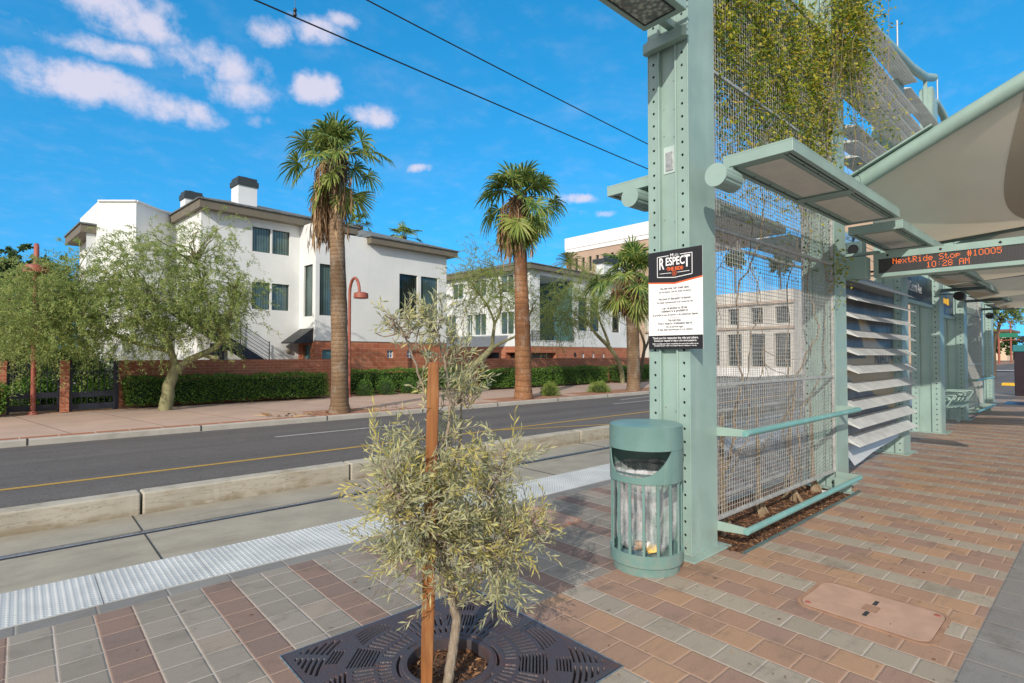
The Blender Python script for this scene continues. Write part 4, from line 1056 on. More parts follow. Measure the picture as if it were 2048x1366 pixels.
MB().box(7.8, 8.0, 2.12, 2.30, 2.78, 2.98).build('housing', 'mint_dark', cb, bevel=.006)
m = MB(); m.lathe((0, 0, 0), [(0, 0), (.055, 0), (.06, .01)], 20); m.v = [(7.797 - v[2], 2.21 + v[0], 2.88 + v[1]) for v in m.v]; m.build('round_front', 'black', cb)
# station name panel and navy panel
sn = thing('station_name_sign', 'black station name panel reading Campbell/Central Ave in white beyond the louvres', 'sign', (11.8, 2.42, 2.5))
MB().box(10.62, 13.30, 2.42, 2.50, 2.52, 3.02).build('panel', 'signk', sn); MB().box(10.62, 13.30, 2.40, 2.52, 2.46, 2.52).build('lower_rail', 'mint', sn)
text('Campbell/Central Ave', .25, 12.42, 2.416, 2.76, 'signw', sn, right=(1, 0, 0), align='RIGHT', width=1.58)
npn = thing('information_panel', 'dark navy information panel with yellow streaks between two far columns', 'sign', (15.2, 2.6, 2.4))
MB().box(13.95, 16.5, 2.60, 2.66, 2.45, 3.0).build('panel', 'navy', npn); m = MB()
for k in range(7): m.box(14.6 + .2 * k, 14.76 + .2 * k, 2.592, 2.60, 2.76 - .012 * k, 2.84 - .012 * (k % 3))
m.build('yellow_streak', 'yel', npn); MB().box(14.15, 14.22, 2.592, 2.6, 2.62, 2.92).build('white_bar', 'signw', npn); MB().box(13.9, 16.55, 2.58, 2.68, 2.38, 2.45).build('lower_rail', 'mint', npn)
for k, (x, y, z, lab) in enumerate(((13.35, 2.02, 2.68, 'round black lamp end beside the wide column before the seats'), (19.6, 2.32, 2.62, 'round black lamp end beside the far mesh column'))):
    t = thing('lamp_can', lab, 'fixture', (x, y, z), 'round black lamp ends'); m = MB(); m.tube([(x, y, z), (x + .25, y, z)], .085, 20); m.build('body', 'black', t, smooth=50); MB().box(x + .05, x + .1, y, y + .3, z + .04, z + .06).build('arm', 'mint_dark', t)
# cross arms under the far light boxes
for k, (x, dy) in enumerate(((10.3, .05), (13.6, .2), (16.75, .3), (20.1, .42))):
    tag(MB().box(x, x + .09, 1.45 + dy, 2.25 + dy, 2.80, 2.86).build('cross_arm', 'mint_dark'), ['dark steel arm carrying light boxes at the louvre end', 'dark steel arm carrying light boxes above the wide column', 'dark steel arm carrying light boxes above the seats end', 'dark steel arm carrying light boxes above the far mesh'][k], 'bracket', 'arms under the light boxes')

# ------------------------------------------------------------------ platform seats
st = thing('platform_bench', 'mint steel bench of four slatted seats with armrests between far columns', 'bench', (15.3, 2.55, 0))
for k in range(4):
    x0 = 14.1 + .56 * k
    m = MB()
    for q in range(9):
        y = 2.23 + .052 * q; z = .46 + .02 * abs(q - 5) ** 1.5 * .12; m.box(x0 + .03, x0 + .53, y - .021, y + .021, z - .008, z + .008)
    s = m.build('seat', 'mint', st); m = MB()
    for q in range(9): m.box(x0 + .03, x0 + .53, 2.71 + .014 * q, 2.726 + .014 * q, .52 + .052 * q, .562 + .052 * q)
    m.build('backrest', 'mint', st)
for k in range(5):
    x = 14.1 + .56 * k; MB().tube([(x, 2.73, .72), (x, 2.27, .72), (x, 2.24, .70), (x, 2.35, .50), (x, 2.45, .46)], .014, 8).build('armrest', 'mint', st, smooth=50); MB().tube([(x, 2.65, .71), (x, 2.49, .47)], .011, 6).build('arm_strut', 'mint', st)
MB().box(14.05, 16.4, 2.45, 2.53, .38, .44).build('seat_beam', 'mint', st)
for x in (14.4, 16.1): MB().box(x, x + .06, 2.46, 2.52, 0, .38).build('leg', 'mint', st)

# ------------------------------------------------------------------ overhead wires
def wire(name, y, zs, r, label):
    xs = np.linspace(-12, 62, 38); pts = []
    for x in xs: pts.append((x, y + .02 * x * 0, np.interp(x, [q[0] for q in zs], [q[1] for q in zs])))
    return tag(MB().tube(pts, r, 6).build(name, 'wire', smooth=60), label, 'cable')
def sag(za, zb, xm, x0=-20, x1=40): return [(x, zb + (za - zb) * ((x - xm) / 20) ** 2) for x in np.linspace(-14, 64, 60)]
wire('contact_wire', 6.2, [(-14, 5.72), (1.83, 5.403), (5.6, 5.32), (9.3, 5.25), (20, 5.12), (64, 5.1)], .0095, 'lower overhead contact wire above the track')
wire('messenger_wire', 6.2, [(-14, 6.8), (3.14, 5.982), (6.2, 5.855), (9.34, 5.745), (20, 5.55), (64, 5.6)], .0095, 'upper overhead messenger wire above the track')
hg = thing('wire_hanger', 'small insulated hanger clamp on the lower overhead wire', 'wire clamp', (2.255, 6.2, 5.40))
MB().tube([(2.255, 6.2, 5.40), (2.255, 6.2, 6.35)], .003, 5).build('hanger_wire', 'wire', hg); MB().lathe((2.255, 6.2, 5.41), [(0, -.01), (.02, 0), (.02, .03), (.008, .04), (.02, .055), (.02, .075), (.006, .09), (0, .1)], 12).build('insulator', 'black', hg)

# ------------------------------------------------------------------ buildings across the street
def atX(px, py, X):
    d = ray(px, py); t = X / d.x; return Vector((X, d.y * t, H + d.z * t))
def frame(p, th):
    c, s = math.cos(th), math.sin(th)
    return lambda a, b, z: (p[0] + c * a - s * b, p[1] + s * a + c * b, z)
def wall(m, P, u0, u1, z0, z1, holes, rev=.14):
    """plane of points P(u, depth, z) with real openings and their reveals"""
    us = sorted({u0, u1, *[h[0] for h in holes], *[h[1] for h in holes]}); zs = sorted({z0, z1, *[h[2] for h in holes], *[h[3] for h in holes]})
    us = [u for u in us if u0 <= u <= u1]; zs = [z for z in zs if z0 <= z <= z1]
    for a, b in zip(us[:-1], us[1:]):
        for c, d in zip(zs[:-1], zs[1:]):
            if any(h[0] < (a + b) / 2 < h[1] and h[2] < (c + d) / 2 < h[3] for h in holes): continue
            m.quad(P(a, 0, c), P(b, 0, c), P(b, 0, d), P(a, 0, d))
    for h in holes:
        a, b, c, d = h[:4]; r = h[4] if len(h) > 4 else rev
        m.quad(P(a, 0, c), P(a, r, c), P(a, r, d), P(a, 0, d)); m.quad(P(b, 0, c), P(b, 0, d), P(b, r, d), P(b, r, c))
        m.quad(P(a, 0, c), P(b, 0, c), P(b, r, c), P(a, r, c)); m.quad(P(a, 0, d), P(a, r, d), P(b, r, d), P(b, 0, d))
def pbox(m, P, a0, a1, b0, b1, z0, z1):
    m.add([P(a, b, z) for z in (z0, z1) for a, b in ((a0, b0), (a1, b0), (a1, b1), (a0, b1))], [(0, 3, 2, 1), (4, 5, 6, 7), (0, 1, 5, 4), (1, 2, 6, 5), (2, 3, 7, 6), (3, 0, 4, 7)])
def window(parent, P, h, mat='glass', fmat='frame', rev=.12, bars=0, cross=False, slider=False):
    a, b, c, d = h[:4]; w = .028; m = MB()
    for q in ((a, a + w, c, d), (b - w, b, c, d), (a + w, b - w, c, c + w), (a + w, b - w, d - w, d)): pbox(m, P, q[0], q[1], rev - .05, rev - .005, q[2], q[3])
    if cross: pbox(m, P, (a + b) / 2 - .02, (a + b) / 2 + .02, rev - .045, rev - .008, c + w, d - w); pbox(m, P, a + w, b - w, rev - .04, rev - .012, (c + d) / 2 - .02, (c + d) / 2 + .02)
    if slider: pbox(m, P, (a + b) / 2 - .025, (a + b) / 2 + .025, rev - .045, rev - .008, c + w, d - w)
    f = m.build('window', fmat, parent); m = MB(); m.quad(P(a, rev - .01, c), P(b, rev - .01, c), P(b, rev - .01, d), P(a, rev - .01, d)); m.build('pane', mat, f); return f
TH = BANG; F1 = frame((9.19, 22.6), TH)
b1 = thing('apartment_building', 'white stucco apartment building on a red brick base with two chimneys, behind the tallest palm', 'building', (9.19, 22.6, -.1))
front = lambda u, d, z: F1(u, d, z); left = lambda u, d, z: F1(u, 1.48 + d, z); side = lambda u, d, z: F1(d, 1.48 - u, z)
W1 = [(.18, 1.05, 3.23, 5.43), (4.22, 5.28, 3.25, 5.44), (5.49, 6.56, 3.25, 5.44)]
m = MB(); wall(m, front, 0, 7.12, 2.12, 6.86, W1); wall(m, side, 0, 1.48, 2.12, 7.2, [(.40, 1.21, 3.2, 5.42)])
WL = [(-2.03, -1.28, 5.85, 6.88), (-1.21, -.46, 5.85, 6.88), (-2.03, -1.28, 3.45, 4.58), (-1.21, -.46, 3.45, 4.58)]
wall(m, left, -3.97, 0, -.2, 7.3, WL)
pw = lambda u, d, z: F1(-3.97 + d, 8 - u, z); wall(m, pw, 0, 6.52, -.2, 7.3, [])
rw = lambda u, d, z: F1(7.12 - d, u, z); wall(m, rw, 0, 11, -.2, 6.86, [])
m.build('wall', 'stucco', b1)
# stair tower on the left
m = MB(); tw = [(-9.0, 5.3), (-7.2, 5.3), (-6.64, 4.93), (-5.6, 3.85), (-5.05, 4.35), (-4.6, 4.75), (-4.06, 5.0), (-3.4, 5.06)]
for (a, b), (c, d) in zip(tw[2:-1], tw[3:]): m.quad(F1(a, b, -.2), F1(c, d, -.2), F1(c, d, 7.66 if c < -4.2 else 7.6), F1(a, b, 7.66))
m.quad(F1(-6.64, 4.93, -.2), F1(-6.64, 9, -.2), F1(-6.64, 9, 7.66), F1(-6.64, 4.93, 7.66)); m.add([F1(-6.64, 9, 7.6)] + [F1(a, b, 7.6) for a, b in tw[2:]] + [F1(-3.4, 9, 7.6)], [tuple(range(len(tw) - 2 + 2))])
m.build('stair_tower', 'stucco', b1)
m = MB(); 
for (a, b), (c, d) in zip(tw[2:-1], tw[3:]): m.bar(F1(a, b - .02, 7.66), F1(c, d - .02, 7.66), .12, .06)
m.build('parapet_cap', 'whitef', b1)
m = MB(); wl2 = lambda u, d, z: F1(u, 5.3 + d, z); wall(m, wl2, -6.95, -6.64, -.2, 6.5, []); m.build('rear_wing_wall', 'stucco', b1)
m = MB(); pbox(m, F1, -7.15, -6.6, 5.2, 9, 6.40, 6.72); m.build('rear_wing_eave', 'fascia', b1); m = MB(); pbox(m, F1, -7.2, -6.6, 5.15, 9, 6.72, 6.78); m.build('rear_wing_roof', 'roof', b1)
m = MB(); 
for q in ((-7.3, -5.6),): pbox(m, F1, -6.0, -5.7, 3.6, 4.2, -.2, 2.0)
m.build('tower_pier', 'stucco', b1)
for h in W1: window(b1, front, h, 'glassd' if h[0] == 4.22 else 'glass')
for h in WL: window(b1, left, h)
window(b1, side, (.40, 1.21, 3.2, 5.42))
# brick base
fb = lambda u, d, z: F1(u, d - .025, z); sb = lambda u, d, z: F1(d - .025, 1.48 - u, z)
BW = [(3.54, 3.89, 1.40, 1.76), (4.67, 5.02, 1.40, 1.76), (5.81, 6.16, 1.39, 1.76)]
m = MB(); wall(m, fb, -.025, 7.145, -.2, 2.12, BW + [(.31, .84, -.2, 1.77)]); wall(m, sb, 0, 1.505, -.2, 2.12, [(.43, 1.1, -.2, 1.97)]); m.quad(F1(-.025, -.025, 2.12), F1(7.145, -.025, 2.12), F1(7.145, .01, 2.12), F1(-.025, .01, 2.12))
m.build('brick_base', 'brickb', b1)
m = MB(); pbox(m, F1, -.03, 7.15, -.032, 0, 2.12, 2.15); m.build('drip_trim', 'frame', b1)
for h in BW: window(b1, fb, h, 'bluegl', 'framew', cross=True)
m = MB(); m.quad(fb(.31, .1, -.2), fb(.84, .1, -.2), fb(.84, .1, 1.77), fb(.31, .1, 1.77)); m.build('green_door', 'tealgl', b1); m = MB(); m.quad(sb(.43, .1, -.2), sb(1.1, .1, -.2), sb(1.1, .1, 1.97), sb(.43, .1, 1.97)); m.build('side_door', 'tealgl', b1)
m = MB(); m.add([F1(-.02, .15, 2.68), F1(-.02, 1.35, 2.68), F1(-.85, 1.35, 2.08), F1(-.85, .15, 2.08), F1(-.02, .15, 2.05), F1(-.02, 1.35, 2.05), F1(-.85, 1.35, 2.02), F1(-.85, .15, 2.02)], [(0, 3, 2, 1), (4, 5, 6, 7), (0, 4, 7, 3), (1, 2, 6, 5), (3, 7, 6, 2)]); m.build('awning', 'black', b1)
m = MB(); m.lathe((0, 0, 0), [(0, .10), (.07, .085), (.11, .03), (.115, 0)], 18); m.v = [F1(-.47 + v[0], 1.46 - v[2], 1.70 + v[1]) for v in m.v]; m.build('wall_lamp', 'fascia', b1)
# roofs
def roof(parent, P, a0, a1, b0, b1_, z0, z1, rise, wtop=.05):
    m = MB(); pbox(m, P, a0, a1, b0, b0 + .04, z0, z1); pbox(m, P, a0, a0 + .04, b0 + .04, b1_, z0, z1); pbox(m, P, a1 - .04, a1, b0 + .04, b1_, z0, z1); m.build('fascia', 'fascia', parent)
    m = MB(); m.quad(P(a0 + .04, b0 + .04, z0 + .01), P(a1 - .04, b0 + .04, z0 + .01), P(a1 - .04, b1_, z0 + .01), P(a0 + .04, b1_, z0 + .01)); m.build('soffit', 'soffit', parent)
    e = .06; A, B, C, D = (a0 - e, b0 - e), (a1 + e, b0 - e), (a1 + e, b1_), (a0 - e, b1_); bm = (b0 + b1_) / 2; k = rise; ia, ib = a0 + (bm - b0) * .9, a1 - (bm - b0) * .9
    if ia > ib: ia = ib = (a0 + a1) / 2
    m = MB(); m.add([P(*A, z1), P(*B, z1), P(*C, z1), P(*D, z1), P(*A, z1 + wtop), P(*B, z1 + wtop), P(*C, z1 + wtop), P(*D, z1 + wtop), P(ia, bm, z1 + k), P(ib, bm, z1 + k)],
                    [(0, 1, 5, 4), (1, 2, 6, 5), (3, 0, 4, 7), (4, 5, 9, 8), (5, 6, 9), (6, 7, 8, 9), (7, 4, 8), (0, 3, 2, 1)]); return m.build('roof', 'roof', parent)
roof(b1, F1, -4.15, 2.62, 1.06, 9.5, 7.2, 7.52, 1.30)
roof(b1, F1, 2.45, 7.58, -.36, 9.8, 6.60, 6.88, 1.55)
def chimney(a0, a1, b0, b1_, z0, zw, zt):
    m = MB(); pbox(m, F1, a0, a1, b0, b1_, z0, zw); c = m.build('chimney', 'stucco', b1); m = MB(); pbox(m, F1, a0 - .05, a1 + .05, b0 - .05, b1_ + .05, zw, zw + .22); pbox(m, F1, a0 - .0, a1 + .0, b0 - .0, b1_, zw + .22, zt); pbox(m, F1, a0 + .2, a1 - .3, b0 + .2, b1_ - .2, zt, zt + .07); m.build('chimney_cap', 'mint_dark2', c)
MT['mint_dark2'] = plain('chimney_black', (.03, .04, .045), .7)
chimney(-2.42, -1.66, 2.0, 2.8, 7.3, 8.66, 9.02); chimney(-3.45, -2.75, 5.4, 6.1, 7.3, 8.55, 8.9)
# outside stair with rails
m = MB(); s0, s1 = F1(-4.9, .75, 3.2), F1(-1.75, .75, 1.15); m.bar(s0, s1, .05, .34); s0b, s1b = F1(-4.9, 1.4, 3.2), F1(-1.75, 1.4, 1.15); m.bar(s0b, s1b, .05, .34)
for k in range(13): q = k / 12; m.obox(F1(-4.9 + 3.15 * q, 1.08, 3.24 - 2.05 * q), tuple(Vector(F1(.15, 0, 0)) - Vector(F1(0, 0, 0))), tuple(Vector(F1(0, .3, 0)) - Vector(F1(0, 0, 0))), (0, 0, .02))
stair = m.build('stair_flight', 'iron', b1); m = MB()
for k in range(6): m.bar(F1(-4.9, .73, 3.45 + .145 * k), F1(-1.6, .73, 1.3 + .145 * k), .022, .022)
for q in (0, .33, .66, 1.): m.bar(F1(-4.9 + 3.3 * q, .73, 3.2 - 2.1 * q), F1(-4.9 + 3.3 * q, .73, 4.25 - 2.15 * q), .03, .03, up=(1, 0, 0))
m.build('stair_railing', 'iron', stair)
m = MB(); wd = lambda u, d, z: F1(u, 1.46 + d, z)
pbox(m, F1, -3.6, -3.1, 1.40, 1.48, -.1, 2.0); m.build('dark_doorway', 'iron', b1)
# second building
F2 = frame((23.96, 24.9), TH)
b2 = thing('apartment_building', 'white apartment building with teal recess and dark balcony rails, behind the middle palm', 'building', (23.96, 24.9, -.1))
f2 = lambda u, d, z: F2(u, d, z); s2 = lambda u, d, z: F2(d, 12 - u, z)
WF = [(5.11, 6.2, 3.25, 5.62), (6.52, 7.67, 3.25, 5.62), (9.4, 10.4, 3.25, 5.6)]; rec = (.95, 4.46, 2.5, 6.72, 3.0)
WS = [(12 - a, 12 - b, c, d) for a, b, c, d in ((2.65, 1.43, 5.68, 6.82), (5.24, 4.04, 5.6, 6.72), (7.62, 6.43, 5.55, 6.64), (2.65, 1.43, 2.9, 4.37), (5.24, 4.04, 2.9, 4.35), (5.99, 5.45, 2.9, 4.33), (8.4, 7.2, 2.9, 4.36), (3.6, 3.1, 5.7, 6.7))]
m = MB(); wall(m, f2, 0, 11.54, 2.1, 7.05, WF + [rec]); wall(m, s2, 0, 12, 2.1, 7.05, WS); m.quad(F2(.95, 3, 2.5), F2(4.46, 3, 2.5), F2(4.46, 3, 6.72), F2(.95, 3, 6.72)); m.quad(F2(11.54, 0, 2.1), F2(11.54, 10, 2.1), F2(11.54, 10, 7.05), F2(11.54, 0, 7.05)); m.build('wall', 'stucco', b2)
m = MB(); m.quad(F2(4.44, 0.02, 2.52), F2(4.44, 2.98, 2.52), F2(4.44, 2.98, 6.70), F2(4.44, .02, 6.70)); m.build('teal_wall', 'tealgl', b2)
for h in WF: window(b2, f2, h, 'glassd')
for h in WS: window(b2, s2, h, 'glass', 'framew', slider=True)
m = MB()
for k in range(7): m.bar(F2(.1, -.06, 2.5 + .1 * k), F2(4.46, -.06, 2.5 + .1 * k), .02, .02)
for a in (.1, 1.5, 3, 4.4): m.bar(F2(a, -.06, 2.42), F2(a, -.06, 3.15), .03, .03, up=(1, 0, 0))
m.build('balcony_rail', 'iron', b2); m = MB()
for k in range(7): m.bar(F2(-.06, 8.9, 2.6 + .12 * k), F2(-.06, 6.9, 2.6 + .12 * k), .02, .02)
m.build('balcony_rail', 'iron', b2)
f2b = lambda u, d, z: F2(u, d + .02, z); s2b = lambda u, d, z: F2(.02 + d, 12 - u, z); BW2 = [(5.57, 5.87, 1.3, 1.68), (6.82, 7.10, 1.3, 1.68), (8.13, 8.42, 1.3, 1.68)]
m = MB(); wall(m, f2b, 0, 11.5, -.2, 2.1, BW2 + [(.15, 2.66, -.2, 1.68, .5)]); wall(m, s2b, 0, 12, -.2, 2.1, [(7.5, 9.2, -.2, 1.7, .6), (9.8, 11.4, -.2, 1.7, .6)]); m.build('brick_base', 'brickb', b2)
for h in BW2: window(b2, f2b, h, 'bluegl', 'framew', cross=True)
m = MB(); m.quad(f2b(.15, .45, -.2), f2b(2.66, .45, -.2), f2b(2.66, .45, 1.68), f2b(.15, .45, 1.68)); m.build('garage_door', 'fascia', b2); m = MB(); m.quad(s2b(7.5, .5, -.2), s2b(9.2, .5, -.2), s2b(9.2, .5, 1.7), s2b(7.5, .5, 1.7)); m.quad(s2b(9.8, .5, -.2), s2b(11.4, .5, -.2), s2b(11.4, .5, 1.7), s2b(9.8, .5, 1.7)); m.build('garage_opening', 'black', b2)
m = MB(); pbox(m, F2, 4.6, 4.75, -.06, 0.02, 1.45, 1.7); m.build('wall_lamp', 'black', b2)
roof(b2, F2, -.40, 11.9, -.40, 12.4, 7.0, 7.30, 1.55)
bw = thing('apartment_building', 'white block with a dark cap rising left of the shortest palm crown', 'building', F2(17.6, 7, -.1))
m = MB(); pbox(m, F2, 15.75, 19.2, 5, 5.9, -.2, 9.95); m.build('wall', 'stucco', bw); m = MB(); pbox(m, F2, 15.5, 19.5, 4.8, 6.1, 9.95, 10.3); pbox(m, F2, 17.0, 18.6, 5.0, 5.9, 10.3, 10.9); m.build('dark_cap', 'mint_dark2', bw)
# far beige office block
b3 = thing('office_block', 'tall beige office block with white roof band and narrow windows, far behind the third palm', 'building', (118, 90, 0))
X3 = 118.; ya, yb = atX(1132, 478, X3), atX(1300, 440, X3); zt = ya.z
P3 = lambda u, d, z: (X3 + d, ya.y - u, z); L3 = ya.y - 62
holes = []; zb = zt - 4.4; k = 0; u = .9
while u < L3 - 2: holes.append((u, u + 1.05, zt - 10.4, zt - 6.3)); u += 2.55
hh = [(a, b, c - 8, d - 8) for a, b, c, d in holes]
m = MB(); wall(m, P3, 0, L3, -.5, zb, holes + hh, .5); m.quad(P3(0, 0, -.5), P3(0, 30, -.5), P3(0, 30, zb), P3(0, 0, zb)); m.build('facade', 'beige', b3)
m = MB(); pbox(m, P3, -.1, L3, -.25, 30, zb, zb + 1.1); m.build('lower_band', 'whitef', b3); m = MB(); pbox(m, P3, -.15, L3 + .1, -.4, 30.2, zb + 1.14, zt); m.build('roof_band', 'whitef', b3)
for h in holes + hh:
    m = MB(); m.quad(P3(h[0], .45, h[2]), P3(h[1], .45, h[2]), P3(h[1], .45, h[3]), P3(h[0], .45, h[3])); m.build('window', 'glassd', b3)
m = MB()
for h in holes: pbox(m, P3, h[0] - .12, h[1] + .12, -.12, 0, h[2] - .35, h[2] - .18)
m.build('sill_course', 'beige', b3)
# white colonnaded office seen through the mesh
MT['creamw'] = plain('cream_white_wall', (.56, .53, .48), .85, 0, .06, .8, dirt=.3, dirtc=(.35, .31, .26))
b4 = thing('colonnade_building', 'white two storey building with broad pilasters seen through the wire mesh', 'building', (47, 22, 0))
P4 = lambda u, d, z: (47 + d, 32 - u, z); L4 = 32 - 17.7
hl = [(u, u + 1.35, .55, 3.35) for u in np.arange(.4, L4 - 1.4, 2.05)]; hu = [(u + .1, u + 1.15, 4.2, 5.6) for u in np.arange(.4, L4 - 1.4, 2.05)]
m = MB(); wall(m, P4, 0, L4, -.3, 7.0, hl + hu, .5); m.quad(P4(L4, 0, -.3), P4(L4, 20, -.3), P4(L4, 20, 7.), P4(L4, 0, 7.)); m.quad(P4(0, 0, 7), P4(L4, 0, 7), P4(L4, 20, 7), P4(0, 20, 7)); m.build('wall', 'creamw', b4)
for h in hl + hu: m = MB(); m.quad(P4(h[0], .45, h[2]), P4(h[1], .45, h[2]), P4(h[1], .45, h[3]), P4(h[0], .45, h[3])); m.build('window', 'glassd', b4)
m = MB(); pbox(m, P4, -.1, L4 + .1, -.25, 0, 5.85, 6.05); pbox(m, P4, -.1, L4 + .1, -.2, 0, 3.75, 3.95); m.build('string_course', 'beige', b4)
m = MB(); pbox(m, P4, 0, L4, -1.6, -1.4, -.3, .45); m.build('parapet_wall', 'whitef', b4)
b5 = thing('glass_tower', 'far beige and blue glazed building glimpsed above the louvres under a light box', 'building', (150, 30, 0))
p, q = atX(1675, 466, 150), atX(1745, 466, 150); m = MB(); m.box(150, 190, q.y - 8, p.y, -.5, p.z - 3.2); m.build('wall', 'beige', b5)
for k in range(5): yy = p.y - 1.2 - 2.6 * k; MB().box(149.9, 152, yy - 1.9, yy, p.z - 3.1, p.z).build('window', 'bluegl', b5)
m = MB(); m.box(150, 190, q.y - 8, p.y, p.z, p.z + 1.5); m.build('parapet', 'beige', b5)
# far right: cream block up the street
b6 = thing('cream_building', 'distant cream building with brown flat roofs up the street', 'building', (250, 30, 0))
for (pa, pb, top, mt, nm) in ((1932, 1984, 672, 'cream', 'front_wing'), (1984, 2013, 664, 'cream', 'corner_wing')):
    a, b = atX(pa, top, 250), atX(pb, top, 250); P = lambda u, d, z, a=a: (250 + d, a.y - u, z); L = a.y - b.y
    hs = [(u, u + .9, z, z + 1.5) for u in np.arange(.7, L - 1, 2.1) for z in (2.2, 5.2, 7.6) if z + 2.2 < a.z]
    m = MB(); wall(m, P, 0, L, -.5, a.z, hs, .3); pbox(m, P, 0, L, .5, 25, -.5, a.z); m.build(nm, mt, b6); m = MB(); pbox(m, P, -1.2, L + 1.2, -1.5, 26, a.z, a.z + .8); m.build('flat_roof', 'brownroof', b6)
    for h in hs: m = MB(); m.quad(P(h[0], .25, h[2]), P(h[1], .25, h[2]), P(h[1], .25, h[3]), P(h[0], .25, h[3])); m.build('window', 'glassd', b6)

# ------------------------------------------------------------------ walls, gates, lamps on the far pavement
def xo(px, Y): d = ray(px, 709); return d.x / d.y * Y
WY = 21.05
def bwall(px0, px1, top, label, Y=WY, th=.2, x0=None, x1=None):
    x0 = xo(px0, Y) if x0 is None else x0; x1 = xo(px1, Y) if x1 is None else x1
    t = thing('brick_wall', label, 'wall', ((x0 + x1) / 2, Y, ZW)); MB().box(x0, x1, Y, Y + th, ZW - .1, top - .08).build('brickwork', 'brickw', t); MB().box(x0 - .01, x1 + .01, Y - .012, Y + th + .012, top - .08, top).build('coping', 'brickw', t)
bwall(236, 645, 1.375, 'red brick garden wall behind the hedge, left of the tallest palm', x1=9.35)
bwall(930, 1330, 1.36, 'red brick garden wall behind the hedges in front of the second building', Y=20.9, x0=16.6, x1=34)
bwall(-60, 14, 1.375, 'short red brick wall end at the left edge beside the iron fence', Y=20.5)
t = thing('brick_pillar', 'slim red brick pillar between the iron fence and the iron gate', 'pillar', (xo(131, 20.4), 20.4, ZW))
MB().box(xo(122, 20.35), xo(140, 20.35), 20.35, 20.62, ZW - .05, 1.30).build('shaft', 'brickw', t); MB().box(xo(122, 20.35) - .008, xo(140, 20.35) + .008, 20.342, 20.628, 1.30, 1.39).build('coping', 'brickw', t)
def fence(px0, px1, Y, label, gate=False):
    x0, x1 = xo(px0, Y), xo(px1, Y); t = thing('iron_gate' if gate else 'iron_fence', label, 'gate' if gate else 'fence', ((x0 + x1) / 2, Y, ZW))
    for x in (x0 + .03, x1 - .03): MB().box(x - .03, x + .03, Y - .03, Y + .03, ZW, 1.36).build('post', 'iron', t)
    for z, h in ((1.02, .03), (.30, .16), (-.06, .17)): MB().box(x0 + .06, x1 - .06, Y - .015, Y + .015, z, z + h).build('rail', 'iron', t)
    n = max(3, int((x1 - x0) / .13)); m = MB()
    for k in range(1, n): x = x0 + (x1 - x0) * k / n; MB().box(x - .009, x + .009, Y - .009, Y + .009, ZW + .05, 1.33).build('picket', 'iron', t)
    if gate: MB().tube([(x0 + .1, Y - .06, .72), (x0 + .1, Y, .72)], .03, 10).build('lock', 'bolt', t)
fence(141, 232, 20.5, 'black iron gate right of the slim brick pillar', True)
fence(15, 121, 20.75, 'black iron fence left of the slim brick pillar, behind the red lamp post')
tag(MB().box(xo(231, 20.6), xo(238, 20.6), 20.55, 20.66, ZW, 1.37).build('gate_post', 'iron'), 'black square gate post at the end of the long brick wall', 'post')
def lamp(x, y, label):
    t = thing('street_lamp', label, 'street lamp', (x, y, ZW), 'rust red pavement lamps')
    pts = [(x, y, ZW), (x, y, 3.95)] + [(x, y - .42 + .42 * math.cos(R(a)), 3.95 + .62 * math.sin(R(a))) for a in range(20, 181, 20)] + [(x, y - .845, 3.93)]
    MB().tube(pts, [.062] + [.058] * (len(pts) - 1), 10).build('post', 'rust', t, smooth=50)
    MB().lathe((x, y - .98, 3.72), [(0, .24), (.16, .24), (.27, .2), (.28, .02), (.26, 0), (0, .0)], 20).build('lamp_head', 'rust', t, smooth=40)
    MB().lathe((x, y, ZW), [(0, .09), (.09, .09), (.13, .01), (.13, 0)], 14).build('base', 'rust', t)
lamp(9.70, 20.45, 'rust red hook shaped street lamp right of the tallest palm'); lamp(xo(68, 20.3), 20.3, 'rust red hook shaped street lamp in front of the iron fence at left')
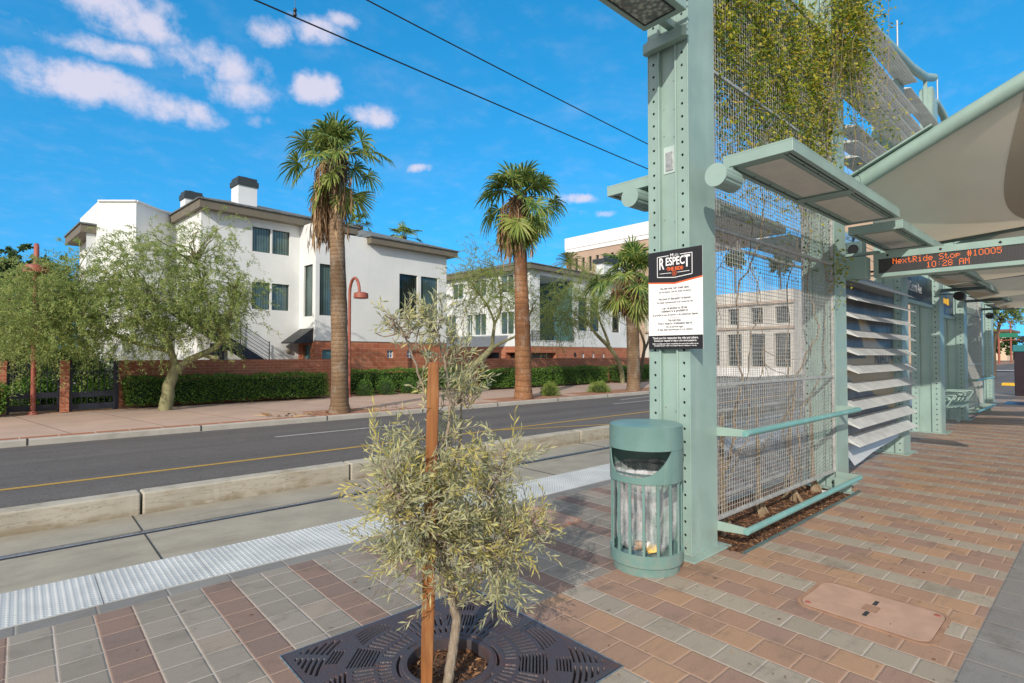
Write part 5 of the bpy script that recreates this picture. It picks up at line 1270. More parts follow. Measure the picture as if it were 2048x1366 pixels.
# dark car behind the fence
def car(x, y, rz, label):
    t = thing('parked_car', label, 'car', (x, y, 0)); c, s = math.cos(rz), math.sin(rz); T = lambda a, b, z: (x + c * a - s * b, y + s * a + c * b, z)
    prof = [(-2.3, .45), (-2.32, .95), (-2.2, 1.12), (-1.9, 1.72), (-1.2, 1.8), (.3, 1.76), (1.05, 1.18), (2.1, 1.02), (2.32, .8), (2.3, .42)]
    m = MB(T); n = len(prof); m.add([(a, .92 if z < 1.2 else .74, z) for a, z in prof] + [(a, -.92 if z < 1.2 else -.74, z) for a, z in prof], [tuple(range(n))[::-1], tuple(range(n, 2 * n))] + [(i, (i + 1) % n, n + (i + 1) % n, n + i) for i in range(n)]); m.build('body', 'carpaint', t, bevel=.05)
    m = MB(T)
    for sd in (1, -1):
        y_ = lambda z: sd * (.92 - (z - 1.12) * .30 + .012)
        for a, b in ((-1.85, -.75), (-.65, .35)): m.quad((a, y_(1.18), 1.18), (b, y_(1.18), 1.18), (b - .05, y_(1.66), 1.66), (a + .1, y_(1.66), 1.66))
        m.quad((.42, y_(1.18), 1.18), (.92, y_(1.18), 1.18), (.45, y_(1.62), 1.62), (.4, y_(1.62), 1.62))
    m.build('side_windows', 'glassd', t); m = MB(T); m.quad((-2.22, -.66, 1.15), (-2.22, .66, 1.15), (-1.96, .6, 1.66), (-1.96, -.6, 1.66)); m.build('rear_window', 'glassd', t)
    for a in (-1.45, 1.45):
        for sd in (1, -1):
            m = MB(T); m.tube([(a, sd * .72, .36), (a, sd * .94, .36)], .36, 20); w = m.build('wheel', 'tyre', t); m = MB(T); m.tube([(a, sd * .93, .36), (a, sd * .95, .36)], .22, 16); m.build('rim', 'alu', w)
    for sd in (1, -1): m = MB(T); m.obox((-2.31, sd * .78, .92), (.02, 0, 0), (0, .09, 0), (0, 0, .13)); m.v = [v for v in m.v]; m.build('tail_light', 'redcl', t)
car(xo(22, 26.5), 26.5, R(0) + math.pi, 'dark parked car behind the iron fence at far left'); 
t = thing('carport', 'low white and brick garage seen over the iron fence at far left', 'building', (-2, 34, 0)); MB().box(-4, 1.2, 34, 40, 2.1, 2.8).build('white_fascia', 'whitef', t); MB().box(-4, -3.2, 34.05, 39.9, -.1, 2.1).build('wall', 'brickw', t); MB().box(.4, 1.2, 34.05, 39.9, -.1, 2.1).build('wall', 'brickw', t); MB().box(-3.2, .4, 36, 36.1, -.1, 2.1).build('garage_door', 'framew', t)
t = thing('ticket_cabinet', 'dark purple cabinet with teal cap at the far end of the platform', 'cabinet', (28.2, 2.2, 0)); MB().box(27.9, 28.5, 1.7, 2.62, 0, 1.66).build('body', 'purple', t, bevel=.02); MB().box(27.86, 28.54, 1.66, 2.66, 1.66, 1.92).build('cap', 'tealcap', t, bevel=.03)
# street furniture far up the road
t = thing('signal_mast', 'distant rust red signal mast with a green street sign', 'traffic signal', (125, 14.5, 0)); a = atX(1998, 700, 125); e = atX(2046, 681, 125)
MB().tube([(125, a.y, 0), (125, a.y, 7.2)], .16, 10).build('pole', 'rust', t); MB().tube([(125, a.y, 4.0), (125, e.y, 4.1)], .09, 8).build('mast_arm', 'rust', t); MB().box(124.8, 124.9, e.y + .6, a.y - .1, 4.5, 5.25).build('street_sign', 'greensign', t)
MB().box(124.7, 125, e.y - .2, e.y + .2, 3.6, 4.7).build('signal_head', 'black', t)
t = thing('curved_lamp', 'distant red lamp post with double curved arms up the road', 'street lamp', (140, 13, 0)); a = atX(2022, 700, 140)
MB().tube([(140, a.y, 0), (140, a.y, 8.0)], .14, 8).build('pole', 'rust', t)
for s in (-1, 1): MB().tube([(140, a.y + s * (1.6 - 1.6 * math.cos(R(q))), 7.2 + 1.3 * math.sin(R(q))) for q in range(0, 150, 15)], .09, 6).build('lamp_arm', 'rust', t)
tag(MB().box(43.0, 43.9, -12, 4.6, -.3, -.12).build('yellow_kerb', 'yel'), 'bright yellow edge strip across the far crossing', 'kerb'); line('crossing_band', [(79, -10), (79, 14)], 4., 'wline', ZR + .09)
c = car(190, 15.3, math.pi, 'tiny white car far up the road'); cc = [o for o in bpy.data.objects if o.get('label') == 'tiny white car far up the road'][0]
for ch in cc.children:
    if ch.name.startswith('body'): ch.data.materials[0] = MT['whitef']
for k, (x, px) in enumerate(((70, 1945), (100, 1958), (150, 1968))):
    a = atX(px, 700, x); t = thing('utility_box' if k else 'news_box', ['blue newspaper box on the far corner', 'dark cabinet on the far corner pavement', 'pale utility cabinet far up the road'][k], 'box', (x, a.y, 0)); MB().box(x, x + .6, a.y - .5, a.y + .5, -.2, 1.6).build('body', ['bluegl', 'black', 'cream'][k], t, bevel=.05); MB().box(x - .03, x + .63, a.y - .55, a.y + .55, 1.6, 1.72).build('top', ['bluegl', 'black', 'cream'][k], t)

# ------------------------------------------------------------------ vegetation
class Q:      # gathers four-cornered leaves
    def __init__(s): s.V = []; s.n = 0
    def build(s, name, mat, parent):
        V = np.concatenate(s.V).reshape(-1, 3); F = np.arange(len(V)).reshape(-1, 4); return rawmesh(name, V, F, mat, parent)
def fan(q, rng, o, az, el, pet, L, droop, nb=26, spread=118, stem=None, w=.05):
    d = np.array((math.cos(az) * math.cos(el), math.sin(az) * math.cos(el), math.sin(el))); up = np.array((0, 0, 1.))
    n = 6; t = np.linspace(0, 1, n)[:, None]; path = o + d * pet * t - up * pet * .22 * t ** 2 * droop
    if stem is not None: stem.tube(path, np.linspace(.026, .014, n), 5)
    Qp = path[-1]; a = norm((path[-1] - path[-2])[None])[0]; a = norm((a - up * .25 * droop)[None])[0]
    s = np.cross(a, up); s = s / max(np.linalg.norm(s), 1e-6); nr = np.cross(s, a)
    roll = rng.normal() * .35; s, nr = s * math.cos(roll) + nr * math.sin(roll), nr * math.cos(roll) - s * math.sin(roll)
    for i in range(nb):
        ph = R(-spread + 2 * spread * i / (nb - 1) + rng.normal() * 2.5); di = a * math.cos(ph) + s * math.sin(ph); Li = L * (.66 + .34 * math.cos(ph * .75)) * rng.uniform(.88, 1.06)
        si = -a * math.sin(ph) + s * math.cos(ph); cup = nr * .10 * L * (1 - math.cos(ph))
        k = droop * rng.uniform(.6, 1.5); P = [Qp, Qp + di * Li * .4 + cup * .5 + nr * .02, Qp + di * Li * .72 + cup - up * Li * .08 * k, Qp + di * Li * .93 + cup - up * Li * .26 * k]
        W = [.006, w * L * .85, w * L * .62, .003]; tw = si * math.cos(.5) + nr * math.sin(.5) * (1 if i % 2 else -1)
        R_ = [(p - tw * ww / 2, p + tw * ww / 2) for p, ww in zip(P, W)]
        # one island per blade is not needed: three quads share the colour seed closely enough
        for (l0, r0), (l1, r1) in zip(R_[:-1], R_[1:]): q.V.append(np.array([l0, r0, r1, l1]))
def palm(x, y, zc, rb, rt, label, seed, lean=(0, 0), nup=26, nlow=13, dead=60, scale=1., dead_az=None, dead_len=1.7, fat=1., bulge=0, bark='bark_palm'):
    rng = np.random.default_rng(seed); t = thing('fan_palm', label, 'palm tree', (x, y, ZW), 'fan palms along the far pavement')
    n = 40; pts = []; rr = []
    for i in range(n):
        u = i / (n - 1); z = ZW - .1 + (zc + .1 - ZW) * u; pts.append((x + lean[0] * u + .03 * math.sin(u * 5), y + lean[1] * u, z)); rr.append((rb + (rt - rb) * min(1, u * 1.1) + .07 * max(0, .06 - u) / .06 + bulge * math.exp(-((u - .6) / .2) ** 2)) * (1 + .02 * rng.normal()))
    MB().tube(pts, rr, 22).build('trunk', bark, t, smooth=60)
    c = np.array((x + lean[0], y + lean[1], zc)); q = Q(); st = MB()
    for k in range(nup):
        top = k < nup * .5; el = R(rng.uniform(-18, 38)) if not top else R(rng.uniform(40, 88)); az = k * 2.399 + rng.normal() * .2
        fan(q, rng, c + rng.normal(size=3) * .06, az, el, (rng.uniform(.55, .85) if top else rng.uniform(.8, 1.2)) * scale, (rng.uniform(.74, .92) if top else rng.uniform(.6, .8)) * scale, rng.uniform(.6, 1.5), stem=st, w=.08, spread=120)
    q.build('green_fronds', 'palm', t); st.build('frond_stalks', 'palmlow', t)
    q = Q(); st = MB()
    for k in range(nlow):
        el = R(rng.uniform(-82, -42)); az = k * 2.399 + .6 + rng.normal() * .2
        fan(q, rng, c - (0, 0, .15), az, el, rng.uniform(.45, 1.05) * scale, rng.uniform(.66, .90) * scale, rng.uniform(.2, .7), stem=st, spread=82, w=.078)
    if nlow: q.build('pale_lower_fronds', 'palmlow', t); st.build('lower_stalks', 'palmdead', t)
    q = Q(); st = MB()
    for k in range(dead):
        az = rng.uniform(0, 6.28) if dead_az is None or rng.random() < .14 else dead_az + rng.normal() * .55; r = rng.uniform(rt * .8, rt + .42 * scale); ln = rng.uniform(.6, dead_len)
        p0 = c + (math.cos(az) * .1, math.sin(az) * .1, rng.uniform(-.35, .05)); p1 = c + (math.cos(az) * r, math.sin(az) * r, -.3 - rng.uniform(0, .25)); p2 = p1 + (math.cos(az) * .05 + rng.normal() * .05, math.sin(az) * .05 + rng.normal() * .05, -ln)
        st.tube(np.concatenate([curve(p0, p1, (0, 0, .1), 5), curve(p1, p2, rng.normal(size=3) * .05, 6)[1:]]), .013, 4)
        for j in range(16):
            a0 = p1 + (p2 - p1) * rng.uniform(.25, 1.) + rng.normal(size=3) * .03; d = np.array((rng.normal() * .12, rng.normal() * .12, -1.)); s = norm(np.cross(d, rng.normal(size=3))[None])[0] * rng.uniform(.01, .024); L = rng.uniform(.22, .55)
            q.V.append(np.array([a0, a0 + d * L * .5 - s + rng.normal(size=3) * .02, a0 + d * L, a0 + d * L * .5 + s]))
    if dead: q.build('dead_skirt', 'palmdead', t); st.build('dead_stalks', 'palmdead', t)
    # cut leaf bases and fibre below the crown
    m = MB()
    for k in range(90):
        az = k * 2.399; z = zc - .05 - .75 * (k / 90.); r = rt * 1.02; p = np.array((c[0] + math.cos(az) * r, c[1] + math.sin(az) * r, z)); m.tube([p, p + (math.cos(az) * .13, math.sin(az) * .13, .16)], [.045, .02], 4)
    m.build('leaf_bases', 'bark_dk', t)
    return t
vl = math.atan2(.669, -.743)          # towards the left as seen from the platform
palm(6.88, 15.1, 7.35, .255, .195, 'tallest fan palm with a long brown dead skirt, before the first building', 21, lean=(-.12, .10), dead=95, dead_az=vl - .3, dead_len=2.3, nup=30, nlow=10)
palm(14.2, 15.12, 7.55, .325, .265, 'middle fan palm with full pale lower fronds and reddish trunk', 33, lean=(-.12, .10), nup=30, nlow=22, dead=40, dead_az=vl, dead_len=2.0, scale=1.22, bulge=-.03, bark='bark_red')
palm(21.35, 15.2, 5.35, .31, .27, 'shortest fan palm with brown hanging stalks, left of the first column', 45, lean=(-.05, .05), nup=30, nlow=9, dead=70, dead_len=1.5, scale=1.38)
def smallpalm(p, scale, seed, label, h, nup=18): return palm(p.x, p.y, p.z, .2, .2, label, seed, nup=nup, nlow=0, dead=0, scale=scale)
smallpalm(at(806, 474, 42), 1.15, 61, 'distant fan palm crown above the roof right of the tallest palm', 8); smallpalm(at(716, 452, 33), .85, 62, 'small fan palm crown close behind the roof edge beside the tallest palm trunk', 8, 10)
# feather palm behind the second building
rng = np.random.default_rng(8); p = at(1138, 528, 44); t = thing('date_palm', 'grey green feather palm crown rising behind the second building roof', 'palm tree', (p.x, p.y, 0)); q = Q(); st = MB()
MB().tube([(p.x, p.y, -.2), (p.x, p.y, p.z)], .28, 12).build('trunk', 'bark_palm', t)
for k in range(34):
    az = k * 2.399; el = R(rng.uniform(-5, 75)); d = np.array((math.cos(az) * math.cos(el), math.sin(az) * math.cos(el), math.sin(el))); pts = np.array(p) + d * np.linspace(0, 2.4, 12)[:, None] - np.array((0, 0, 1.)) * (np.linspace(0, 1, 12)[:, None] ** 2) * 1.1; st.tube(pts, .02, 4)
    for a, b in zip(pts[1:-1], pts[2:]):
        for s in (-1, 1):
            for u in (0, .33, .66):
                o = a + (b - a) * u; dd = norm((b - a)[None])[0]; sd = np.cross(dd, (0, 0, 1)); sd = sd / max(np.linalg.norm(sd), 1e-6) * s; l = norm((dd * .8 + sd + np.array((0, 0, .25)) + rng.normal(size=3) * .1)[None])[0]; w = np.cross(l, (0, 0, 1)) * .03
                q.V.append(np.array([o, o + l * .25 - w, o + l * .5, o + l * .25 + w]))
q.build('fronds', 'pvleaf', t); st.build('frond_stalks', 'twig', t)

def tree(name, label, cat, base, limbs, blobs, leafm, barkm, seed, LW=((.05, .1), (.014, .026)), droop=.5, per=42, twl=(.7, 1.5), links=8, group=None, tw=.006, leafdir=.5):
    rng = np.random.default_rng(seed); t = thing(name, label, cat, base, group); m = MB(); ends = []
    for pts, r0, r1 in limbs:
        pts = np.array([tuple(p) for p in pts], float)
        # smooth the limb
        if len(pts) > 2:
            u = np.linspace(0, len(pts) - 1, len(pts) * 4); pts = np.stack([np.interp(u, range(len(pts)), pts[:, i]) for i in range(3)], 1); k = np.array([.25, .5, .25]); sm = pts.copy()
            sm[2:-1] += rng.normal(size=(len(sm) - 3, 3)) * r1 * .3
            for _ in range(3): sm[1:-1] = sm[:-2] * .25 + sm[1:-1] * .5 + sm[2:] * .25
            pts = sm
        m.tube(pts, np.linspace(r0, r1, len(pts)), 10); ends += list(pts[len(pts) // 2:])
    m.build('trunk', barkm, t, smooth=60); ends = np.array(ends); br = MB(); P = []; D = []
    for (c, rad, n) in blobs:
        c = np.array(tuple(c)); rad = np.array(rad)
        for k in range(links):
            tip = c + rad * rng.normal(size=3) * .45; e = ends[np.argmin(np.linalg.norm(ends - tip, axis=1) + rng.uniform(0, .5, len(ends)))]
            br.tube(curve(e, tip, rng.normal(size=3) * .12 + (0, 0, .12), 9, rng, .03), np.linspace(.026, .007, 9), 5)
        for k in range(n):
            v = norm(rng.normal(size=(1, 3)))[0]; s = c + rad * v * rng.uniform(.15, .95) ** .6; L = rng.uniform(*twl); out = norm((v * (.8, .8, .5) + rng.normal(size=3) * .45)[None])[0]
            e = s + out * L * .75 - np.array((0, 0, droop * L * rng.uniform(.3, 1.2))); cv = curve(s, e, (0, 0, .16 * L), 7, rng, .02)
            if k % 3 == 0: br.tube(cv, np.linspace(tw, tw * .5, 7), 3, cap=False)
            u = rng.uniform(0, 1, per) ** .8 * 5.99; i = u.astype(int); f = (u - i)[:, None]; pp = cv[i] * (1 - f) + cv[i + 1] * f; dd = norm(cv[i + 1] - cv[i])
            P.append(pp + rng.normal(size=pp.shape) * .018); D.append(dd * leafdir + rng.normal(size=pp.shape) * .6)
    br.build('branches', barkm if barkm != 'bark_pv' else 'bark_pv', t); P = np.concatenate(P); D = np.concatenate(D)
    leafmesh('crown', P, D, rng.uniform(*LW[0], len(P)), rng.uniform(*LW[1], len(P)), leafm, t, rng); return t
YT = 19.3; A_ = lambda px, py, dy=0.: at(px, py, YT + dy); k_ = .0153
def blob(px, py, rx, ry, n, Y, kk, dep=1.2): return (at(px, py, Y), (rx * kk * .8, dep, ry * kk), n)
tree('feathery_tree', 'wide spreading feathery green tree with a leaning pale trunk, before the long brick wall', 'tree', (3.26, 19.3, ZW),
     [([at(330, 824, 19.3), at(337, 780, 19.3), at(346, 745, 19.3)], .20, .15), ([at(346, 748, 19.3), at(352, 728, 19.3), at(343, 700, 19.3), at(330, 660, 19.2), at(300, 610, 19.)], .12, .05), ([at(347, 747, 19.3), at(372, 722, 19.2), at(405, 708, 19.), at(440, 690, 18.9), at(455, 655, 18.8), at(462, 610, 18.7), at(475, 560, 18.6)], .125, .05),
      ([at(405, 709, 19.), at(430, 716, 18.8), at(438, 716, 18.7)], .07, .06), ([at(445, 680, 18.9), at(432, 640, 19.3), at(410, 590, 19.6), at(390, 520, 19.8)], .075, .03), ([at(343, 702, 19.3), at(280, 690, 19.4), at(210, 660, 19.6), at(150, 620, 19.6), at(80, 620, 19.4)], .08, .03)],
     [blob(420, 590, 95, 70, 240, 19.2, k_, 1.5), blob(310, 580, 95, 75, 240, 19.4, k_, 1.6), blob(230, 620, 90, 70, 220, 19.4, k_, 1.5), blob(480, 610, 55, 70, 85, 18.8, k_, 1.1), blob(390, 500, 120, 38, 75, 19.5, k_, 1.3), blob(270, 510, 95, 35, 55, 19.6, k_, 1.2), blob(150, 580, 70, 60, 130, 19.8, k_, 1.3), blob(390, 655, 90, 30, 95, 19.2, k_, 1.1), blob(280, 665, 80, 26, 80, 19.2, k_, 1.1), blob(130, 655, 80, 40, 70, 19.6, k_, 1.2), blob(95, 600, 70, 50, 130, 19.3, .0150, 1.1), blob(40, 640, 70, 50, 120, 19.2, .0148, 1.1), blob(90, 680, 70, 32, 55, 19.2, .0148, 1.), blob(190, 540, 70, 30, 40, 19.6, .015, 1.1), blob(430, 465, 60, 22, 20, 19.5, .0153, 1.)], 'acacia', 'bark_pv', 5, LW=((.06, .13), (.014, .028)), droop=.42, per=54, twl=(.7, 1.4), links=10)
tree('feathery_tree', 'second feathery green tree reaching in from the left edge over the iron fence', 'tree', (-1.2, 23.4, ZW),
     [([(-1.2, 23.4, ZW), (-1.1, 23.4, .9), at(15, 725, 23.4), at(60, 690, 23.4), at(110, 650, 23.3)], .16, .06), ([at(5, 730, 23.4), at(0, 640, 23.4), at(30, 580, 23.4)], .1, .05)],
     [blob(30, 600, 90, 65, 150, 23.2, .018, 1.6), blob(100, 640, 70, 55, 110, 23., .018, 1.4), blob(-30, 650, 70, 60, 80, 23.2, .018, 1.4), blob(60, 690, 70, 35, 80, 23., .018, 1.2), blob(160, 690, 50, 22, 30, 23., .018, 1.)], 'acacia', 'bark_dk', 6, LW=((.08, .15), (.018, .034)), droop=.5, per=54, twl=(.8, 1.5))
tree('palo_verde', 'sparse palo verde with a green leaning trunk left of the middle palm', 'tree', (15.2, 18.9, ZW),
     [([at(922, 772, 18.9), at(945, 735, 18.9), at(975, 705, 18.9), at(986, 690, 18.9)], .17, .12), ([at(984, 693, 18.9), at(987, 660, 18.9), at(990, 645, 18.9), at(975, 610, 18.9), at(945, 570, 18.9)], .09, .03), ([at(988, 650, 18.9), at(1003, 620, 18.9), at(1000, 570, 19.), at(985, 530, 19.)], .06, .025), ([at(980, 698, 18.9), at(1010, 682, 18.7), at(1035, 672, 18.5), at(1060, 630, 18.4)], .08, .03)],
     [blob(960, 590, 60, 55, 210, 18.9, .021, 1.4), blob(1010, 570, 55, 60, 200, 19., .021, 1.4), blob(925, 600, 40, 50, 110, 18.9, .021, 1.), blob(960, 530, 55, 35, 45, 18.9, .021, 1.1), blob(1050, 600, 45, 50, 120, 18.5, .021, 1.1)], 'pvleaf', 'bark_pv', 15, LW=((.06, .13), (.010, .019)), droop=.12, per=42, twl=(.8, 1.6), tw=.009, leafdir=1.2)
tree('palo_verde', 'bushy palo verde with a curved trunk between the middle and shortest palms', 'tree', (25.5, 19.6, ZW),
     [([at(1246, 772, 19.6), at(1243, 735, 19.6), at(1225, 700, 19.6), at(1205, 682, 19.6), at(1192, 668, 19.5), at(1180, 650, 19.5)], .16, .07), ([at(1218, 690, 19.6), at(1208, 660, 19.6), at(1200, 645, 19.6), at(1190, 600, 19.6)], .09, .04)],
     [blob(1150, 620, 62, 45, 330, 19.5, .026, 1.5), blob(1190, 590, 48, 50, 230, 19.6, .026, 1.4), blob(1110, 640, 45, 38, 190, 19.4, .026, 1.2), blob(1160, 560, 55, 30, 110, 19.6, .026, 1.)], 'pvleaf', 'bark_pv', 16, LW=((.08, .17), (.010, .020)), droop=.35, per=30, twl=(.9, 1.8), tw=.010, leafdir=1.2)
tree('palo_verde', 'dark stemmed palo verde right behind the shortest palm', 'tree', (28.2, 19.8, ZW),
     [([at(1276, 765, 19.8), at(1284, 730, 19.8), at(1290, 690, 19.8), at(1280, 660, 19.8)], .14, .06), ([at(1287, 705, 19.8), at(1298, 680, 19.8), at(1302, 640, 19.8)], .09, .04)],
     [blob(1290, 610, 50, 60, 170, 19.8, .028, 1.4), blob(1240, 600, 35, 50, 90, 19.9, .028, 1.2), blob(1330, 620, 40, 50, 80, 19.8, .028, 1.3)], 'pvleaf', 'bark_dk', 17, LW=((.08, .15), (.011, .022)), droop=.45, per=30, twl=(.9, 1.7))
def darktree(px, py, rx, ry, Y, seed, label, n=90, mat='darktree'):
    p = at(px, py, Y); kk = Y / 1250.; tree('broadleaf_tree', label, 'tree', (p.x, Y, ZW), [([(p.x, Y, ZW), (p.x, Y, p.z * .5), tuple(p)], .25, .1)], [(p, (rx * kk, rx * kk, ry * kk), n), ((p.x - .6, p.y, p.z + ry * kk * .35), (rx * kk * .7, rx * kk * .6, ry * kk * .5), n // 2)], mat, 'bark_dk', seed, LW=((.18, .34), (.10, .2)), droop=.15, per=38, twl=(.5, 1.1), links=6)
darktree(0, 580, 75, 75, 44, 71, 'dense dark evergreen tree at the left edge behind the feathery trees', 130); darktree(95, 575, 42, 55, 48, 72, 'dark evergreen tree behind the left red lamp post', 80)
for k, (px, py, Y_, lab) in enumerate(((1470, 520, 40, 'dark tree behind the white building, first seen through the wire mesh'), (1560, 530, 36, 'dark tree behind the right end of the white building seen through the mesh'), (1640, 560, 28, 'dark tree right of the white building behind the mesh'))): darktree(px, py, 34 + 10 * k, 34 + 10 * k, Y_, 120 + k, lab, 110)
darktree(1990, 618, 60, 34, 7.2, 73, 'grey green tree foliage hanging beyond the last canopy', 0 + 40, 'acacia') if False else None
p = atX(1985, 632, 52); tree('street_tree', 'grey green street tree beyond the last canopy at far right', 'tree', (p.x, p.y, ZW), [([(p.x, p.y, ZW), (p.x + .2, p.y, 2.5), (p.x, p.y - .5, 4.)], .16, .08)], [((p.x, p.y + .2, p.z + 1.0), (2., 2.3, 1.1), 190), ((p.x - 3, p.y + 1.2, p.z + .8), (2., 1.6, 1.3), 120)], 'acacia', 'bark_dk', 74, LW=((.12, .25), (.05, .10)), droop=.5, per=34, twl=(.7, 1.5))
for k, (px, py, X, rx, rz, lab) in enumerate(((1945, 705, 160, 2.5, 2.2, 'round green tree before the distant cream building'), (1975, 706, 200, 3., 3.4, 'tall slim green tree before the distant cream building'), (2028, 706, 210, 4., 3., 'round green tree right of the distant cream building'))):
    p = atX(px, py, X); tree('distant_tree', lab, 'tree', (p.x, p.y, 0), [([(p.x, p.y, 0), (p.x, p.y, 3)], .3, .15)], [((p.x, p.y, p.z + 2.5), (rx, rx, rz), 60)], 'darktree', 'bark_dk', 80 + k, LW=((.5, .9), (.3, .5)), droop=.2, per=26, twl=(.6, 1.2), links=3)
def leafbox(x0, x1, y0, y1, z0, z1, n, rng, wob=.06):
    """points over the front, top and ends of a clipped hedge with a lumpy face"""
    A = rng.random(n); P = np.zeros((n, 3)); Nn = np.zeros((n, 3)); fA = (x1 - x0) * (z1 - z0); tA = (x1 - x0) * (y1 - y0); eA = (y1 - y0) * (z1 - z0); s = fA * 1.6 + tA + 2 * eA; sel = A * s
    for i in range(n):
        u, v = rng.random(2)
        if sel[i] < fA * 1.6: P[i] = (x0 + u * (x1 - x0), y0, z0 + v * (z1 - z0)); Nn[i] = (0, -1, .2)
        elif sel[i] < fA * 1.6 + tA: P[i] = (x0 + u * (x1 - x0), y0 + v * (y1 - y0), z1); Nn[i] = (0, -.2, 1)
        else: e = rng.random() < .5; P[i] = (x0 if e else x1, y0 + u * (y1 - y0), z0 + v * (z1 - z0)); Nn[i] = (-1 if e else 1, 0, .2)
    lump = np.sin(P[:, 0] * 5.1) * .4 + np.sin(P[:, 0] * 2.3 + P[:, 2] * 4) * .5 + np.sin(P[:, 2] * 7 + P[:, 0] * 9.) * .35
    P += Nn * ((lump * wob)[:, None] + rng.normal(size=(n, 1)) * .035 - .02); return P, Nn
def hedge(x0, x1, Y, top, label, seed, n=None, yd=.75):
    rng = np.random.default_rng(seed); t = thing('clipped_hedge', label, 'hedge', ((x0 + x1) / 2, Y + yd / 2, ZW), 'clipped green hedges along the far pavement'); n = n or int((x1 - x0) * 1500)
    P, Nn = leafbox(x0, x1, Y, Y + yd, ZW + .10, top, n, rng); P[:, 2] = np.maximum(P[:, 2], ZW + .02); leafmesh('foliage', P, Nn * .5 + rng.normal(size=P.shape) * .75, rng.uniform(.045, .085, n), rng.uniform(.03, .05, n), 'hedge', t, rng)
    MB().box(x0 + .1, x1 - .1, Y + .12, Y + yd - .02, ZW + .14, top - .12).build('blocking_core', 'hedgecore', t)  # dark solid core added inside to block light through the leaves
hedge(2.45, 8.75, 20.25, .82, 'long clipped green hedge before the brick wall, left of the tallest palm', 1); hedge(10.0, 16.3, 21.35, .86, 'clipped green hedge against the brick base, right of the red lamp post', 2)
hedge(16.4, 20.7, 19.85, .82, 'clipped green hedge behind the middle palm', 3); hedge(21.0, 25.4, 19.85, .84, 'clipped green hedge between the middle and shortest palms', 4); hedge(26.2, 30, 19.7, .84, 'clipped green hedge right of the shortest palm', 7); hedge(-4.5, xo(12, 19.9), 19.9, .70, 'end of a clipped green hedge at the left edge of the pavement', 8)
def bush(p, r, h, label, seed, mat, n=900, LW=((.05, .10), (.012, .03)), name='round_shrub'):
    rng = np.random.default_rng(seed); t = thing(name, label, 'shrub', tuple(p)); v = norm(rng.normal(size=(n, 3))); v[:, 2] = np.abs(v[:, 2]); s = rng.uniform(.55, 1.02, (n, 1)); P = np.array(tuple(p)) + v * s * (r, r, h); leafmesh('foliage', P, v + rng.normal(size=P.shape) * .5 + (0, 0, .35), rng.uniform(*LW[0], n), rng.uniform(*LW[1], n), mat, t, rng)
    MB().lathe(tuple(p), [(r * .62, .02), (r * .68, h * .35), (r * .45, h * .66), (0, h * .75)], 14).build('blocking_core', 'hedgecore', t); return t  # light-blocking solid core under the leaves, as in the hedges
for k, (px, py, r, h, lab) in enumerate(((730, 796, .36, .68, 'round bright green shrub nearest the red lamp post'), (772, 794, .38, .75, 'middle round bright green shrub of the three before the brick base'), (818, 791, .36, .68, 'round bright green shrub farthest from the red lamp post, by the yellow flowers'))): bush(Vector((at(px, py, 20.6).x, 20.6, ZW)), r, h, lab, 90 + k, 'bushy', 1500)
bush(Vector((xo(833, 20.2), 20.2, ZW)), .2, .2, 'low yellow flowering plant beside the round shrubs', 95, 'palmlow', 250, name='flowering_plant')
for k, (px, lab) in enumerate(((1100, 'grassy light green shrub in the gravel right of the middle palm'), (1198, 'grassy light green shrub in the gravel left of the shortest palm'))): bush(Vector((xo(px, 15.5), 15.5, ZW)), .36 if k == 0 else .5, .52 - .1 * k, lab, 97 + k, 'grassy', 1300, ((.08, .2), (.01, .02)), 'grassy_shrub')
p = at(150, 735, 23.); bush(Vector((p.x, 23., .2)), 1.35, 1.75, 'big leafy green shrub behind the iron gate', 101, 'bushy', 7500, ((.07, .14), (.02, .04)), 'leafy_shrub'); p = at(60, 790, 22.2); bush(Vector((p.x, 22.2, ZW)), .9, .95, 'dark leafy shrub behind the iron fence', 102, 'hedge', 2600, ((.07, .12), (.04, .06)), 'leafy_shrub'); p = at(190, 800, 22); bush(Vector((p.x, 22.2, ZW)), .95, .9, 'dark leafy shrub behind the iron gate', 103, 'hedge', 2600, ((.07, .12), (.04, .06)), 'leafy_shrub')

# ------------------------------------------------------------------ sapling and stake in the grate
rng = np.random.default_rng(77); sx, sy = 1.545, 2.185
sp = thing('sapling', 'young grey green willow leaved sapling growing from the tree grate', 'sapling', (sx, sy, -.05))
U = lambda px, py, dep=0.: Vector(at(px, py, sy + dep))
tr = MB(); limbs = [([(sx, sy, -.06), U(907, 1300), U(914, 1240), U(905, 1200), U(900, 1165), U(893, 1120)], .026, .017), ([U(893, 1120), U(880, 1040, .02), U(868, 960, .03), U(895, 870, .03), U(902, 800, .03), U(885, 700, .05), U(872, 655, .05)], .014, .004), ([U(893, 1120), U(930, 1040, -.05), U(975, 980, -.08), U(1010, 930, -.08)], .012, .004), ([U(896, 1130), U(840, 1050, -.05), U(790, 990, -.04), U(765, 930, 0)], .012, .004), ([U(897, 1140), U(960, 1110, -.1), U(1040, 1070, -.12), U(1085, 1060, -.1)], .010, .003),
       ([U(880, 1000, .03), U(920, 900, .1), U(925, 800, .1), U(925, 720, .1), U(915, 690, .1)], .008, .003), ([U(880, 1040), U(860, 930, .06), U(862, 820, .06), U(830, 720, .06), U(800, 650, .06), U(770, 630, .06)], .009, .003), ([U(893, 1120), U(930, 1080, .15), U(960, 1000, .25), U(970, 920, .3)], .011, .003), ([U(893, 1110), U(850, 1060, .15), U(820, 980, .25), U(820, 900, .28)], .011, .003)]
pts_all = []
